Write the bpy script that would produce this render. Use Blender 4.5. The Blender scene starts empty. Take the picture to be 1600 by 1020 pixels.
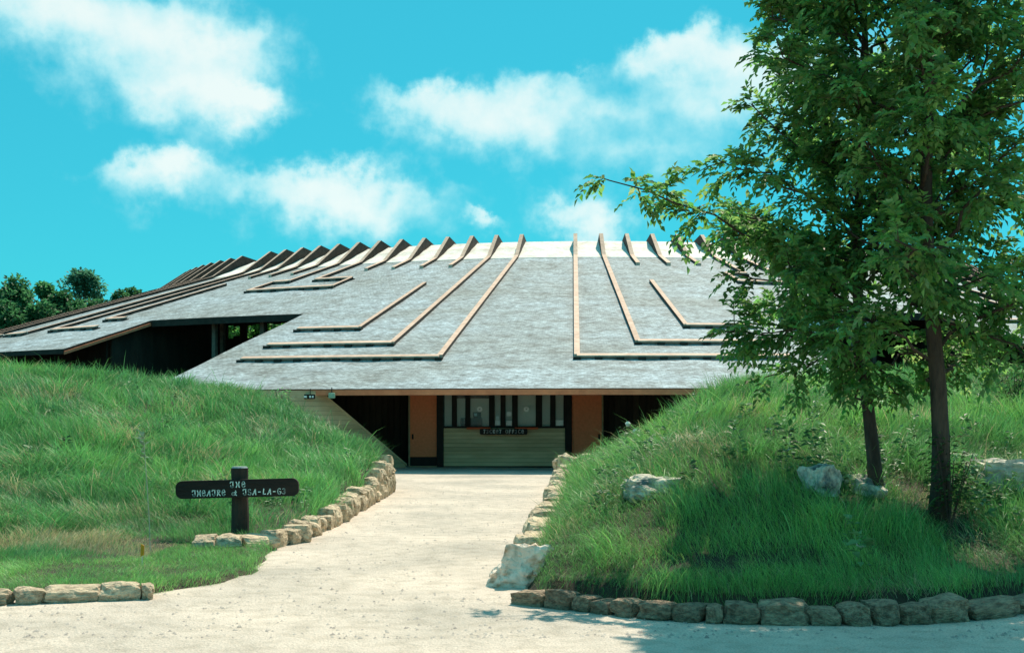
import bpy, bmesh, math, random
import numpy as np
from mathutils import Vector, Matrix, noise as mnoise

R = math.radians
scene = bpy.context.scene
COL = scene.collection

# ------------------------------------------------------------------ camera, sky, sun, exposure
EYE, FPX, YH = 1.65, 1900.0, 656.0          # eye height (m), focal length and horizon of the 1600 px photograph
cam = bpy.data.cameras.new('camera'); camo = bpy.data.objects.new('camera', cam); COL.objects.link(camo)
camo.location = (0, 0, EYE); camo.rotation_euler = (R(90), 0, 0)
cam.sensor_width = 36; cam.lens = FPX / 1600 * 36; cam.shift_y = (YH - 510) / 1600
cam.clip_start = .1; cam.clip_end = 6000
scene.camera = camo

SUN_EL, SUN_AZ = 55.0, 22.0                 # sun high behind the roof, a little to the right
sl = bpy.data.lights.new('sun', 'SUN'); so = bpy.data.objects.new('sun', sl); COL.objects.link(so)
sl.energy = 5.0; sl.angle = R(.5); sl.color = (1, .87, .71)
to_sun = Vector((math.sin(R(SUN_AZ)) * math.cos(R(SUN_EL)), math.cos(R(SUN_AZ)) * math.cos(R(SUN_EL)), math.sin(R(SUN_EL))))
so.rotation_euler = to_sun.to_track_quat('Z', 'Y').to_euler(); so.location = (20, 60, 80)

scene.view_settings.view_transform = 'Standard'; scene.view_settings.look = 'None'
scene.view_settings.gamma = 1; scene.view_settings.exposure = 0.3

SKY_STRENGTH = .075
SKY_TINT = (.16, 1.2, 1.06, 1)

def build_world():
    w = bpy.data.worlds.new('World'); scene.world = w; w.use_nodes = True
    nt = w.node_tree; N = nt.nodes; K = nt.links; N.clear()
    def n(t, **kw):
        x = N.new(t)
        for k, v in kw.items(): setattr(x, k, v)
        return x
    def math_(op, a, b=None, c=None, clamp=False):
        x = n('ShaderNodeMath', operation=op, use_clamp=clamp)
        for i, v in enumerate((a, b, c)):
            if v is None: continue
            if isinstance(v, (int, float)): x.inputs[i].default_value = v
            else: K.new(v, x.inputs[i])
        return x.outputs[0]
    out = n('ShaderNodeOutputWorld'); bg = n('ShaderNodeBackground'); K.new(bg.outputs[0], out.inputs[0])
    sky = n('ShaderNodeTexSky', sky_type='NISHITA'); sky.sun_disc = False
    sky.sun_elevation = R(SUN_EL); sky.sun_rotation = R(SUN_AZ); sky.air_density = 1.0; sky.dust_density = .3; sky.ozone_density = 2.0
    tint = n('ShaderNodeMixRGB', blend_type='MULTIPLY'); tint.inputs[0].default_value = 1
    K.new(sky.outputs[0], tint.inputs[1]); tint.inputs[2].default_value = SKY_TINT
    even = n('ShaderNodeMixRGB'); even.inputs[0].default_value = .55; K.new(tint.outputs[0], even.inputs[1])
    even.inputs[2].default_value = (.045 / SKY_STRENGTH, .50 / SKY_STRENGTH, .655 / SKY_STRENGTH, 1); tint = even
    tc = n('ShaderNodeTexCoord'); sep = n('ShaderNodeSeparateXYZ'); K.new(tc.outputs['Generated'], sep.inputs[0])
    az = math_('ARCTAN2', sep.outputs[0], sep.outputs[1]); el = math_('ARCSINE', sep.outputs[2])
    ae = n('ShaderNodeCombineXYZ'); K.new(az, ae.inputs[0]); K.new(el, ae.inputs[1])
    # domain warp
    def fbm(scale, detail, off):
        m = n('ShaderNodeVectorMath', operation='ADD'); K.new(ae.outputs[0], m.inputs[0]); m.inputs[1].default_value = (off, off * .7, 0)
        t = n('ShaderNodeTexNoise'); t.inputs['Scale'].default_value = scale; t.inputs['Detail'].default_value = detail; t.inputs['Roughness'].default_value = .58
        K.new(m.outputs[0], t.inputs['Vector']); return t
    wn = fbm(22, 7, 3.1)
    wsub = n('ShaderNodeVectorMath', operation='SUBTRACT'); K.new(wn.outputs['Color'], wsub.inputs[0]); wsub.inputs[1].default_value = (.5, .5, .5)
    wsc = n('ShaderNodeVectorMath', operation='MULTIPLY'); K.new(wsub.outputs[0], wsc.inputs[0]); wsc.inputs[1].default_value = (.10, .07, 0)
    wad = n('ShaderNodeVectorMath', operation='ADD'); K.new(ae.outputs[0], wad.inputs[0]); K.new(wsc.outputs[0], wad.inputs[1])
    # cumulus banks: (x, y, half width, half height) in degrees of azimuth / elevation
    def px(x, y, rx, ry, w): return (math.degrees(math.atan((x - 800) / FPX)), math.degrees(math.atan((YH - y) / FPX)), rx / FPX * 57.3, ry / FPX * 57.3, w)
    banks = [px(*b) for b in ((180, 50, 205, 60, 1), (330, 95, 125, 58, 1), (60, 25, 120, 40, .8), (310, 165, 110, 40, .75), (390, 165, 50, 25, .8),
              (225, 285, 95, 32, 1), (275, 258, 45, 22, 1), (440, 295, 110, 36, 1), (560, 282, 90, 38, 1), (620, 325, 160, 34, .75),
              (650, 160, 85, 38, 1), (770, 150, 105, 40, 1), (860, 190, 140, 45, .8), (905, 128, 50, 25, .7),
              (1020, 75, 65, 32, 1), (1110, 70, 85, 40, 1), (1180, 110, 80, 45, .8), (1080, 170, 140, 45, .6), (1040, 250, 130, 38, .5),
              (900, 320, 52, 34, 1.1), (950, 345, 60, 26, .9), (775, 352, 34, 12, 1), (1350, 120, 150, 70, .8))]
    rnd = random.Random(5)
    for k in range(18):                       # unseen fair-weather cumulus all round and overhead, number set for the ambient light
        a = rnd.uniform(30, 330); e = 8 + 66 * rnd.random(); s = rnd.uniform(6, 12)
        if a > 180: a -= 360
        banks.append((a, e, s * 1.4 / max(.35, math.cos(R(e))), s * .7, 1))
    tot = None
    for (a, e, rx, ry, wt) in banks:
        ma = n('ShaderNodeVectorMath', operation='MULTIPLY_ADD'); K.new(wad.outputs[0], ma.inputs[0])
        ma.inputs[1].default_value = (1 / R(rx), 1 / R(ry), 0); ma.inputs[2].default_value = (-a / rx, -e / ry, 0)
        ab = n('ShaderNodeVectorMath', operation='ABSOLUTE'); K.new(ma.outputs[0], ab.inputs[0])          # steep tops, trailing undersides
        as_ = n('ShaderNodeVectorMath', operation='MULTIPLY_ADD'); K.new(ab.outputs[0], as_.inputs[0]); as_.inputs[1].default_value = (0, .42, 0); K.new(ma.outputs[0], as_.inputs[2])
        dp = n('ShaderNodeVectorMath', operation='DOT_PRODUCT'); K.new(as_.outputs[0], dp.inputs[0]); K.new(as_.outputs[0], dp.inputs[1])
        v = math_('POWER', .333, dp.outputs['Value'])
        v = math_('MULTIPLY', v, wt)
        tot = v if tot is None else math_('ADD', tot, v)
    dn = fbm(40, 8, 7.7)
    field = math_('ADD', tot, math_('MULTIPLY', math_('SUBTRACT', dn.outputs['Fac'], .5), .8))
    mr = n('ShaderNodeMapRange', interpolation_type='SMOOTHSTEP'); K.new(field, mr.inputs[0])
    mr.inputs[1].default_value = .2; mr.inputs[2].default_value = 1.05; mr.inputs[3].default_value = 0; mr.inputs[4].default_value = .80
    # thin veil near the horizon
    cc = n('ShaderNodeMapRange', interpolation_type='SMOOTHSTEP'); K.new(field, cc.inputs[0])
    cc.inputs[1].default_value = .55; cc.inputs[2].default_value = 1.7
    ccol = n('ShaderNodeMixRGB'); K.new(cc.outputs[0], ccol.inputs[0])
    k = 1 / SKY_STRENGTH
    ccol.inputs[1].default_value = (.36 * k, .72 * k, .77 * k, 1); ccol.inputs[2].default_value = (.84 * k, .87 * k, .82 * k, 1)
    mix = n('ShaderNodeMixRGB'); K.new(mr.outputs[0], mix.inputs[0]); K.new(tint.outputs[0], mix.inputs[1]); K.new(ccol.outputs[0], mix.inputs[2])
    K.new(mix.outputs[0], bg.inputs[0]); bg.inputs[1].default_value = SKY_STRENGTH
build_world()

# ------------------------------------------------------------------ helpers
rng = np.random.default_rng(11)
random.seed(11)

def vnoise(x, y, seed=0):
    x = np.asarray(x, float); y = np.asarray(y, float)
    xi = np.floor(x).astype(np.int64); yi = np.floor(y).astype(np.int64); xf = x - xi; yf = y - yi
    def h(a, b):
        n = (a * 374761393 + b * 668265263 + seed * 144269) & 0x7fffffff
        n = ((n ^ (n >> 13)) * 1274126177) & 0x7fffffff
        return ((n ^ (n >> 16)) & 0xffff) / 65535.0
    u = xf * xf * (3 - 2 * xf); v = yf * yf * (3 - 2 * yf)
    return (h(xi, yi) * (1 - u) + h(xi + 1, yi) * u) * (1 - v) + (h(xi, yi + 1) * (1 - u) + h(xi + 1, yi + 1) * u) * v
def fbm2(x, y, seed=0, o=3):
    s = 0; a = .5; t = 0
    for k in range(o): s = s + a * vnoise(np.asarray(x) * 2 ** k, np.asarray(y) * 2 ** k, seed + k); t += a; a *= .5
    return s / t

MATS = {}
def mat(name, c1, c2=None, scale=6.0, rough=.85, bump=0.0, bscale=None, stretch=(1, 1, 1), rand=0.0, detail=6, spec=.3, metal=0, lo=.35, hi=.65):
    if name in MATS: return MATS[name]
    m = bpy.data.materials.new(name); m.use_nodes = True; nt = m.node_tree; N = nt.nodes; K = nt.links
    b = N['Principled BSDF']; b.inputs['Roughness'].default_value = rough; b.inputs['Metallic'].default_value = metal
    b.inputs['Specular IOR Level'].default_value = spec
    c2 = c2 or tuple(v * .75 for v in c1)
    tc = N.new('ShaderNodeTexCoord'); mp = N.new('ShaderNodeMapping'); mp.inputs['Scale'].default_value = stretch
    oi = N.new('ShaderNodeObjectInfo')
    ad = N.new('ShaderNodeVectorMath'); ad.operation = 'ADD'; cx = N.new('ShaderNodeCombineXYZ')
    mu = N.new('ShaderNodeMath'); mu.operation = 'MULTIPLY'; mu.inputs[1].default_value = 37.0; K.new(oi.outputs['Random'], mu.inputs[0])
    for i in range(3): K.new(mu.outputs[0], cx.inputs[i])
    K.new(tc.outputs['Object'], mp.inputs[0]); K.new(mp.outputs[0], ad.inputs[0]); K.new(cx.outputs[0], ad.inputs[1])
    no = N.new('ShaderNodeTexNoise'); no.inputs['Scale'].default_value = scale; no.inputs['Detail'].default_value = detail; no.inputs['Roughness'].default_value = .6
    K.new(ad.outputs[0], no.inputs['Vector'])
    rp = N.new('ShaderNodeValToRGB'); rp.color_ramp.elements[0].position = lo; rp.color_ramp.elements[1].position = hi
    rp.color_ramp.elements[0].color = (*c2, 1); rp.color_ramp.elements[1].color = (*c1, 1); K.new(no.outputs['Fac'], rp.inputs[0])
    last = rp.outputs[0]
    if rand:
        hs = N.new('ShaderNodeHueSaturation'); mr = N.new('ShaderNodeMapRange'); K.new(oi.outputs['Random'], mr.inputs[0])
        mr.inputs[3].default_value = 1 - rand; mr.inputs[4].default_value = 1 + rand
        K.new(mr.outputs[0], hs.inputs['Value']); K.new(last, hs.inputs['Color']); last = hs.outputs[0]
    K.new(last, b.inputs['Base Color'])
    if bump:
        nb = N.new('ShaderNodeTexNoise'); nb.inputs['Scale'].default_value = bscale or scale * 3; nb.inputs['Detail'].default_value = 8
        K.new(ad.outputs[0], nb.inputs['Vector'])
        bp = N.new('ShaderNodeBump'); bp.inputs['Strength'].default_value = bump; bp.inputs['Distance'].default_value = .05
        K.new(nb.outputs['Fac'], bp.inputs['Height']); K.new(bp.outputs[0], b.inputs['Normal'])
    MATS[name] = m
    return m

def foliage_mat(name, transl=.45, rough=.55):
    """colour comes from the per-leaf colour attribute 'tone'"""
    if name in MATS: return MATS[name]
    m = bpy.data.materials.new(name); m.use_nodes = True; nt = m.node_tree; N = nt.nodes; K = nt.links; N.clear()
    out = N.new('ShaderNodeOutputMaterial'); at = N.new('ShaderNodeAttribute'); at.attribute_name = 'tone'
    p = N.new('ShaderNodeBsdfPrincipled'); p.inputs['Roughness'].default_value = rough; p.inputs['Specular IOR Level'].default_value = .25
    t = N.new('ShaderNodeBsdfTranslucent'); mx = N.new('ShaderNodeMixShader'); mx.inputs[0].default_value = transl
    hs = N.new('ShaderNodeHueSaturation'); hs.inputs['Value'].default_value = 1.25; hs.inputs['Saturation'].default_value = 1.05
    K.new(at.outputs['Color'], p.inputs['Base Color']); K.new(at.outputs['Color'], hs.inputs['Color']); K.new(hs.outputs[0], t.inputs['Color'])
    K.new(p.outputs[0], mx.inputs[1]); K.new(t.outputs[0], mx.inputs[2]); K.new(mx.outputs[0], out.inputs[0])
    MATS[name] = m
    return m

def tag(o, label=None, cat=None, group=None, kind=None):
    if label: o['label'] = label
    if cat: o['category'] = cat
    if group: o['group'] = group
    if kind: o['kind'] = kind
    return o
def empty(name, loc=(0, 0, 0), rz=0, **kw):
    o = bpy.data.objects.new(name, None); COL.objects.link(o); o.location = loc; o.rotation_euler = (0, 0, rz); o.empty_display_size = .2
    return tag(o, **kw)
def obj(name, me, m=None, parent=None, loc=(0, 0, 0), rot=(0, 0, 0), smooth=False, **kw):
    o = bpy.data.objects.new(name, me); COL.objects.link(o); o.location = loc; o.rotation_euler = rot
    if m is not None and not me.materials: me.materials.append(m)
    if parent: o.parent = parent
    if smooth:
        me.polygons.foreach_set('use_smooth', [True] * len(me.polygons))
    return tag(o, **kw)
def mesh(name, v, f):
    me = bpy.data.meshes.new(name); me.from_pydata([tuple(map(float, p)) for p in v], [], f); me.update(); return me
class MB:
    def __init__(s): s.v = []; s.f = []
    def add(s, v, f):
        o = len(s.v); s.v += list(v); s.f += [tuple(i + o for i in q) for q in f]; return s
    def box(s, x0, x1, y0, y1, z0, z1):
        return s.add([(x0, y0, z0), (x1, y0, z0), (x1, y1, z0), (x0, y1, z0), (x0, y0, z1), (x1, y0, z1), (x1, y1, z1), (x0, y1, z1)],
                     [(0, 3, 2, 1), (4, 5, 6, 7), (0, 1, 5, 4), (1, 2, 6, 5), (2, 3, 7, 6), (3, 0, 4, 7)])
    def prism(s, prof, a0, a1, axis='x'):
        """polygon prof [(u,v)] extruded along axis"""
        n = len(prof)
        P = (lambda a, u, v: (a, u, v)) if axis == 'x' else ((lambda a, u, v: (u, a, v)) if axis == 'y' else (lambda a, u, v: (u, v, a)))
        v = [P(a0, *p) for p in prof] + [P(a1, *p) for p in prof]
        f = [tuple(range(n))[::-1], tuple(range(n, 2 * n))] + [(i, (i + 1) % n, n + (i + 1) % n, n + i) for i in range(n)]
        return s.add(v, f)
    def tube(s, pts, rad, k=7, cap=True):
        pts = [Vector(p) for p in pts]; o = len(s.v); n = len(pts)
        for i, p in enumerate(pts):
            d = (pts[min(i + 1, n - 1)] - pts[max(i - 1, 0)]).normalized()
            a = d.orthogonal().normalized() if abs(d.z) < .9 else d.cross(Vector((1, 0, 0))).normalized()
            if abs(d.z) < .9: a = d.cross(Vector((0, 0, 1))).normalized()
            b = d.cross(a)
            for j in range(k):
                t = 2 * math.pi * j / k; s.v.append(tuple(p + (a * math.cos(t) + b * math.sin(t)) * rad[i]))
        for i in range(n - 1):
            for j in range(k):
                s.f.append((o + i * k + j, o + i * k + (j + 1) % k, o + (i + 1) * k + (j + 1) % k, o + (i + 1) * k + j))
        if cap: s.f.append(tuple(o + j for j in range(k))[::-1]); s.f.append(tuple(o + (n - 1) * k + j for j in range(k)))
        return s
    def mesh(s, name, fix=True):
        me = mesh(name, s.v, s.f)
        if fix:
            bm = bmesh.new(); bm.from_mesh(me); bmesh.ops.recalc_face_normals(bm, faces=bm.faces); bm.to_mesh(me); bm.free()
        return me
def bevelled(me, w, seg=1):
    bm = bmesh.new(); bm.from_mesh(me)
    bmesh.ops.bevel(bm, geom=list(bm.edges), offset=w, segments=seg, affect='EDGES', profile=.5)
    bm.to_mesh(me); bm.free(); return me
def bulk(name, verts, faces, sizes, tones=None):
    """big numpy mesh; faces flat index array, sizes per face"""
    me = bpy.data.meshes.new(name); nv = len(verts)
    me.vertices.add(nv); me.vertices.foreach_set('co', np.ascontiguousarray(verts, np.float32).ravel())
    me.loops.add(len(faces)); me.loops.foreach_set('vertex_index', np.ascontiguousarray(faces, np.int32))
    me.polygons.add(len(sizes)); st = np.concatenate([[0], np.cumsum(sizes)[:-1]]).astype(np.int32)
    me.polygons.foreach_set('loop_start', st)
    me.update(calc_edges=True)
    if tones is not None:
        a = me.attributes.new('tone', 'FLOAT_COLOR', 'POINT'); a.data.foreach_set('color', np.ascontiguousarray(tones, np.float32).ravel())
    return me

# ------------------------------------------------------------------ terrain
XLY = [(-1e4, -1e4), (10.7, -900), (10.95, -6), (11.3, -3.55), (11.7, -3.05), (12.66, -2.72), (14.1, -2.7), (16.3, -2.85), (18, -2.78), (28, -2.78), (29, -3.0), (31, -3.5), (33, -4.7),
       (35, -6.1), (37, -7.5), (39, -8.2), (39.6, -7.4), (48, -7.4), (48.3, 60), (1e4, 60)]
XRY = [(-1e4, 0), (12.0, .0), (12.7, .05), (17.65, .42), (19.9, .58), (26.7, 1.02), (31, 1.35), (34, 3.2), (37, 5.3), (38.5, 6.9), (39.2, 7.6), (48, 7.6), (48.3, -60), (1e4, -60)]
YKX = [(-1e4, 11.5), (-.15, 11.5), (.28, 10.95), (1.07, 10.35), (2.05, 9.85), (3.1, 9.9), (3.7, 10.15), (4.3, 10.5), (8, 12.5), (40, 14), (1e4, 14)]
RL = [(2.75, .72), (3.9, .92), (5.2, 1.42), (6.6, 1.95), (8.2, 2.4), (10.5, 2.55), (14, 2.95), (20, 3.2), (60, 3.3), (1e4, 3.3)]
RR = [(-1, .4), (1.3, .55), (2.2, .65), (3.6, 1.25), (5.6, 2.15), (8.1, 2.6), (10, 2.8), (15, 3.4), (60, 3.5), (1e4, 3.5)]
def ip(x, t): return np.interp(x, [a for a, b in t], [b for a, b in t])
def sst(x, a, b):
    t = np.clip((np.asarray(x, float) - a) / (b - a), 0, 1); return t * t * (3 - 2 * t)
def terrain(X, Y):
    X = np.asarray(X, float); Y = np.asarray(Y, float)
    edge = (fbm2(X * 1.6 + 4, Y * 1.6, 71) - .5) * .9 * (1 - sst(Y, 13.5, 15))
    sL = ip(Y, XLY) - X + np.clip(edge, -.5, .15); sR = X - ip(Y, XRY); kR = Y - ip(X, YKX)
    bump = (fbm2(X * .7 + 50, Y * .45 + 9, 3) - .5)
    ymL = np.interp(-X, [2.75, 4, 9], [28.5, 31, 35]); s = np.clip((Y - 15) / (ymL - 15), 0, 1)
    zl = .07 + (ip(-X, RL) - .07) * (s * .75 + .25 * s * s * (3 - 2 * s)) + bump * .55 * np.clip(s * 2, 0, 1) * sst(sL, .4, 2.5) * (1 - sst(Y, 33, 40))
    prof = np.interp(kR + 10, [9.8, 10.5, 12, 14.5, 17, 20, 26, 31, 38, 60], [.17, .24, .62, 1.28, 1.72, 2.05, 2.45, 2.65, 3.3, 3.4])
    wy = sst(Y, 19, 30); lat = (1 - wy) * (.22 + .62 * np.maximum(sR, 0)) + wy * ip(X, RR)
    hh = np.clip(.5 + .5 * (lat - prof) / .3, 0, 1); zr = lat * (1 - hh) + prof * hh - .3 * hh * (1 - hh)
    zr = np.maximum(zr, .15) + bump * .45 * sst(kR, .5, 3) * sst(sR, .3, 2) * (1 - sst(Y, 33, 40))
    mL = sst(sL, .12, .32); mR = sst(sR, .12, .36) * sst(kR, .06, .2)
    z = -.08 + mL * (zl + .08) + mR * (zr + .08) * (1 - mL)
    z = np.where(Y > 47.9, 2.8, z)
    return z
def tz(x, y): return float(terrain(np.array([x]), np.array([y]))[0])
def ground_at(x, y, y0=9.0, y1=60.0):
    """where the view ray through photo pixel (x, y) meets the ground; a measuring aid"""
    Ys = np.linspace(y0, y1, 6000); X = (x - 800) / FPX * Ys; Z = EYE + (YH - y) / FPX * Ys
    d = Z - np.maximum(terrain(X, Ys), 0); i = np.where(d <= 0)[0]
    i = i[0] if len(i) else len(Ys) - 1
    return float(X[i]), float(Ys[i]), float(max(terrain(X[i:i + 1], Ys[i:i + 1])[0], 0))

def lines(fine0, fine1, step, far):
    a = list(np.arange(fine0, fine1 + 1e-6, step)); g = step; p = fine1
    while p < far: g *= 1.35; p += g; a.append(p)
    g = step; p = fine0; b = []
    while p > -far: g *= 1.35; p -= g; b.append(p)
    return np.array(b[::-1] + a)
xs = lines(-14, 15, .16, 2500); ys = lines(9, 41, .16, 2500)
GX, GY = np.meshgrid(xs, ys); GZ = terrain(GX, GY)
nx, ny = len(xs), len(ys)
idx = np.arange(nx * ny).reshape(ny, nx)
q = np.stack([idx[:-1, :-1], idx[:-1, 1:], idx[1:, 1:], idx[1:, :-1]], -1).reshape(-1, 4)
me = bulk('terrain', np.stack([GX.ravel(), GY.ravel(), GZ.ravel()], 1), q.ravel(), np.full(len(q), 4))
m_soil = mat('soil', (.055, .042, .022), (.025, .02, .012), scale=2.2, bump=.6, bscale=9)
obj('terrain', me, m_soil, smooth=True, kind='structure')

def gravel_mat():
    m = bpy.data.materials.new('gravel'); m.use_nodes = True; nt = m.node_tree; N = nt.nodes; K = nt.links
    b = N['Principled BSDF']; b.inputs['Roughness'].default_value = .95; b.inputs['Specular IOR Level'].default_value = .1
    tc = N.new('ShaderNodeTexCoord')
    def noise(s, d=6): 
        t = N.new('ShaderNodeTexNoise'); t.inputs['Scale'].default_value = s; t.inputs['Detail'].default_value = d; K.new(tc.outputs['Object'], t.inputs[0]); return t
    big = noise(.55, 5); mid = noise(4.5, 6); fine = noise(70, 3)
    vo = N.new('ShaderNodeTexVoronoi'); vo.inputs['Scale'].default_value = 26; K.new(tc.outputs['Object'], vo.inputs[0])
    r1 = N.new('ShaderNodeValToRGB'); r1.color_ramp.elements[0].position = .3; r1.color_ramp.elements[1].position = .62
    r1.color_ramp.elements[0].color = (.47, .42, .36, 1); r1.color_ramp.elements[1].color = (.67, .575, .485, 1); K.new(big.outputs[0], r1.inputs[0])
    r2 = N.new('ShaderNodeValToRGB'); r2.color_ramp.elements[0].position = .34; r2.color_ramp.elements[1].position = .56
    r2.color_ramp.elements[0].color = (.78, .78, .76, 1); r2.color_ramp.elements[1].color = (1, 1, 1, 1); K.new(mid.outputs[0], r2.inputs[0])
    r3 = N.new('ShaderNodeValToRGB'); r3.color_ramp.elements[0].position = .33; r3.color_ramp.elements[1].position = .6
    r3.color_ramp.elements[0].color = (.6, .6, .6, 1); r3.color_ramp.elements[1].color = (1.1, 1.1, 1.08, 1); K.new(fine.outputs[0], r3.inputs[0])
    x1 = N.new('ShaderNodeMixRGB'); x1.blend_type = 'MULTIPLY'; x1.inputs[0].default_value = .8; K.new(r1.outputs[0], x1.inputs[1]); K.new(r2.outputs[0], x1.inputs[2])
    x2 = N.new('ShaderNodeMixRGB'); x2.blend_type = 'MULTIPLY'; x2.inputs[0].default_value = .75; K.new(x1.outputs[0], x2.inputs[1]); K.new(r3.outputs[0], x2.inputs[2])
    K.new(x2.outputs[0], b.inputs['Base Color'])
    ad = N.new('ShaderNodeMath'); ad.operation = 'ADD'; K.new(fine.outputs[0], ad.inputs[0]); K.new(vo.outputs['Distance'], ad.inputs[1])
    ad2 = N.new('ShaderNodeMath'); ad2.operation = 'ADD'; K.new(ad.outputs[0], ad2.inputs[0]); K.new(mid.outputs[0], ad2.inputs[1])
    bp = N.new('ShaderNodeBump'); bp.inputs['Strength'].default_value = .5; bp.inputs['Distance'].default_value = .02; K.new(ad2.outputs[0], bp.inputs['Height']); K.new(bp.outputs[0], b.inputs['Normal'])
    return m
gx = np.linspace(-60, 60, 241); gy = np.linspace(-40, 48, 177); AX, AY = np.meshgrid(gx, gy)
AZ = (fbm2(AX * .8, AY * .8, 21) - .5) * .035
ii = np.arange(AX.size).reshape(AX.shape); q = np.stack([ii[:-1, :-1], ii[:-1, 1:], ii[1:, 1:], ii[1:, :-1]], -1).reshape(-1, 4)
obj('gravel_path', bulk('gravel_path', np.stack([AX.ravel(), AY.ravel(), AZ.ravel()], 1), q.ravel(), np.full(len(q), 4)), gravel_mat(), smooth=True, kind='structure')

# loose pebbles on the path
pv = []; pf = []; base = np.array([(1, 0, 0), (-.5, .87, 0), (-.5, -.87, 0), (0, 0, .8)]); npb = 2600
py = 9.2 + 22 * rng.random(npb) ** 2; pxx = rng.uniform(-5, 5, npb)
keep = terrain(pxx, py) < -.03; pxx = pxx[keep]; py = py[keep]; k = len(pxx); s = rng.uniform(.008, .024, k); a = rng.uniform(0, 6.3, k)
ca, sa = np.cos(a), np.sin(a)
V = np.stack([pxx[:, None] + s[:, None] * (base[None, :, 0] * ca[:, None] - base[None, :, 1] * sa[:, None]),
              py[:, None] + s[:, None] * (base[None, :, 0] * sa[:, None] + base[None, :, 1] * ca[:, None]),
              (fbm2(pxx * .8, py * .8, 21)[:, None] - .5) * .035 + s[:, None] * base[None, :, 2]], -1)
F = (np.arange(k)[:, None, None] * 4 + np.array([(0, 1, 3), (1, 2, 3), (2, 0, 3)])[None]).ravel()
obj('gravel', bulk('gravel', V.reshape(-1, 3), F, np.full(k * 3, 3)), mat('pebble', (.5, .46, .4), (.25, .23, .21), scale=9), kind='stuff', label='loose pale pebbles scattered over the gravel path', cat='gravel')

# ------------------------------------------------------------------ theatre building
D = 91.7; ROT = -2.94; CX = D * math.sin(R(-ROT)); CY = D * math.cos(R(-ROT))   # the axis lies 2.94 degrees off the line of sight
ZA, ZS = .19494 * D + EYE, .31714                    # cone: z = ZA - ZS * r
def zr_(r): return ZA - ZS * r
G0, HALF, STEP = -2.67, 2.77, 2.64                 # centre of the fin-less gap, half of it, fin spacing (degrees)
PER = 12 * STEP + 2 * HALF
theatre = empty('theatre_building', (CX, CY, 0), label='wide round theatre with grey shingle cone roof, pale collar and wooden fins', cat='building')
def pol(th, r, z): t = R(th + ROT); return (r * math.sin(t), -r * math.cos(t), z)

def roof_mat():
    m = bpy.data.materials.new('shingles'); m.use_nodes = True; nt = m.node_tree; N = nt.nodes; K = nt.links
    b = N['Principled BSDF']; b.inputs['Roughness'].default_value = .8; b.inputs['Specular IOR Level'].default_value = .35
    uv = N.new('ShaderNodeUVMap'); uv.uv_map = 'polar'
    def mp(s): 
        x = N.new('ShaderNodeMapping'); x.inputs['Scale'].default_value = s; K.new(uv.outputs[0], x.inputs[0]); return x.outputs[0]
    def noise(v, s, d=6, ro=.6):
        t = N.new('ShaderNodeTexNoise'); t.inputs['Scale'].default_value = s; t.inputs['Detail'].default_value = d; t.inputs['Roughness'].default_value = ro; K.new(v, t.inputs[0]); return t
    br = N.new('ShaderNodeTexBrick'); K.new(mp((1, 1, 1)), br.inputs['Vector']); br.inputs['Scale'].default_value = 1; br.inputs['Brick Width'].default_value = .17; br.inputs['Row Height'].default_value = .16
    br.inputs['Mortar Size'].default_value = .012; br.inputs['Color1'].default_value = (.44, .52, .555, 1); br.inputs['Color2'].default_value = (.33, .385, .41, 1); br.inputs['Mortar'].default_value = (.33, .385, .41, 1)
    br.inputs['Bias'].default_value = -.1
    streak = noise(mp((.8, 1.1, 1)), 1.5, 8, .78); patch = noise(mp((.16, .3, 1)), 1.0, 4); grain = noise(mp((2.6, 4.2, 1)), 1.1, 6, .7)
    r1 = N.new('ShaderNodeValToRGB'); e = r1.color_ramp.elements; e[0].position = .32; e[1].position = .6; e[0].color = (.42, .40, .36, 1); e[1].color = (1.12, 1.15, 1.16, 1); K.new(streak.outputs[0], r1.inputs[0])
    r2 = N.new('ShaderNodeValToRGB'); e = r2.color_ramp.elements; e[0].position = .35; e[1].position = .65; e[0].color = (.78, .74, .68, 1); e[1].color = (1.05, 1.06, 1.08, 1); K.new(patch.outputs[0], r2.inputs[0])
    r3 = N.new('ShaderNodeValToRGB'); e = r3.color_ramp.elements; e[0].position = .3; e[1].position = .62; e[0].color = (.55, .55, .54, 1); e[1].color = (1.15, 1.15, 1.15, 1); K.new(grain.outputs[0], r3.inputs[0])
    def mul(a, c, f):
        x = N.new('ShaderNodeMixRGB'); x.blend_type = 'MULTIPLY'; x.inputs[0].default_value = f; K.new(a, x.inputs[1]); K.new(c, x.inputs[2]); return x.outputs[0]
    spk = noise(mp((4.0, 6.0, 1)), 1.7, 3)
    r4 = N.new('ShaderNodeValToRGB'); e = r4.color_ramp.elements; e[0].position = .3; e[1].position = .66; e[0].color = (.50, .50, .50, 1); e[1].color = (1.25, 1.25, 1.25, 1); K.new(spk.outputs[0], r4.inputs[0])
    K.new(mul(mul(mul(mul(br.outputs[0], r1.outputs[0], 1.0), r2.outputs[0], 1), r3.outputs[0], .9), r4.outputs[0], .8), b.inputs['Base Color'])
    ad = N.new('ShaderNodeMath'); ad.operation = 'ADD'; K.new(br.outputs['Fac'], ad.inputs[0]); ad.inputs[1].default_value = 0
    su = N.new('ShaderNodeMath'); su.operation = 'SUBTRACT'; K.new(grain.outputs[0], su.inputs[0]); K.new(br.outputs['Fac'], su.inputs[1])
    bp = N.new('ShaderNodeBump'); bp.inputs['Strength'].default_value = .5; bp.inputs['Distance'].default_value = .05; K.new(su.outputs[0], bp.inputs['Height']); K.new(bp.outputs[0], b.inputs['Normal'])
    return m
m_roof = roof_mat()
m_collar = mat('collar_shingle', (.86, .82, .74), (.62, .56, .47), scale=2.2, bump=.5, bscale=9, detail=8, lo=.3, hi=.55)
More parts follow.
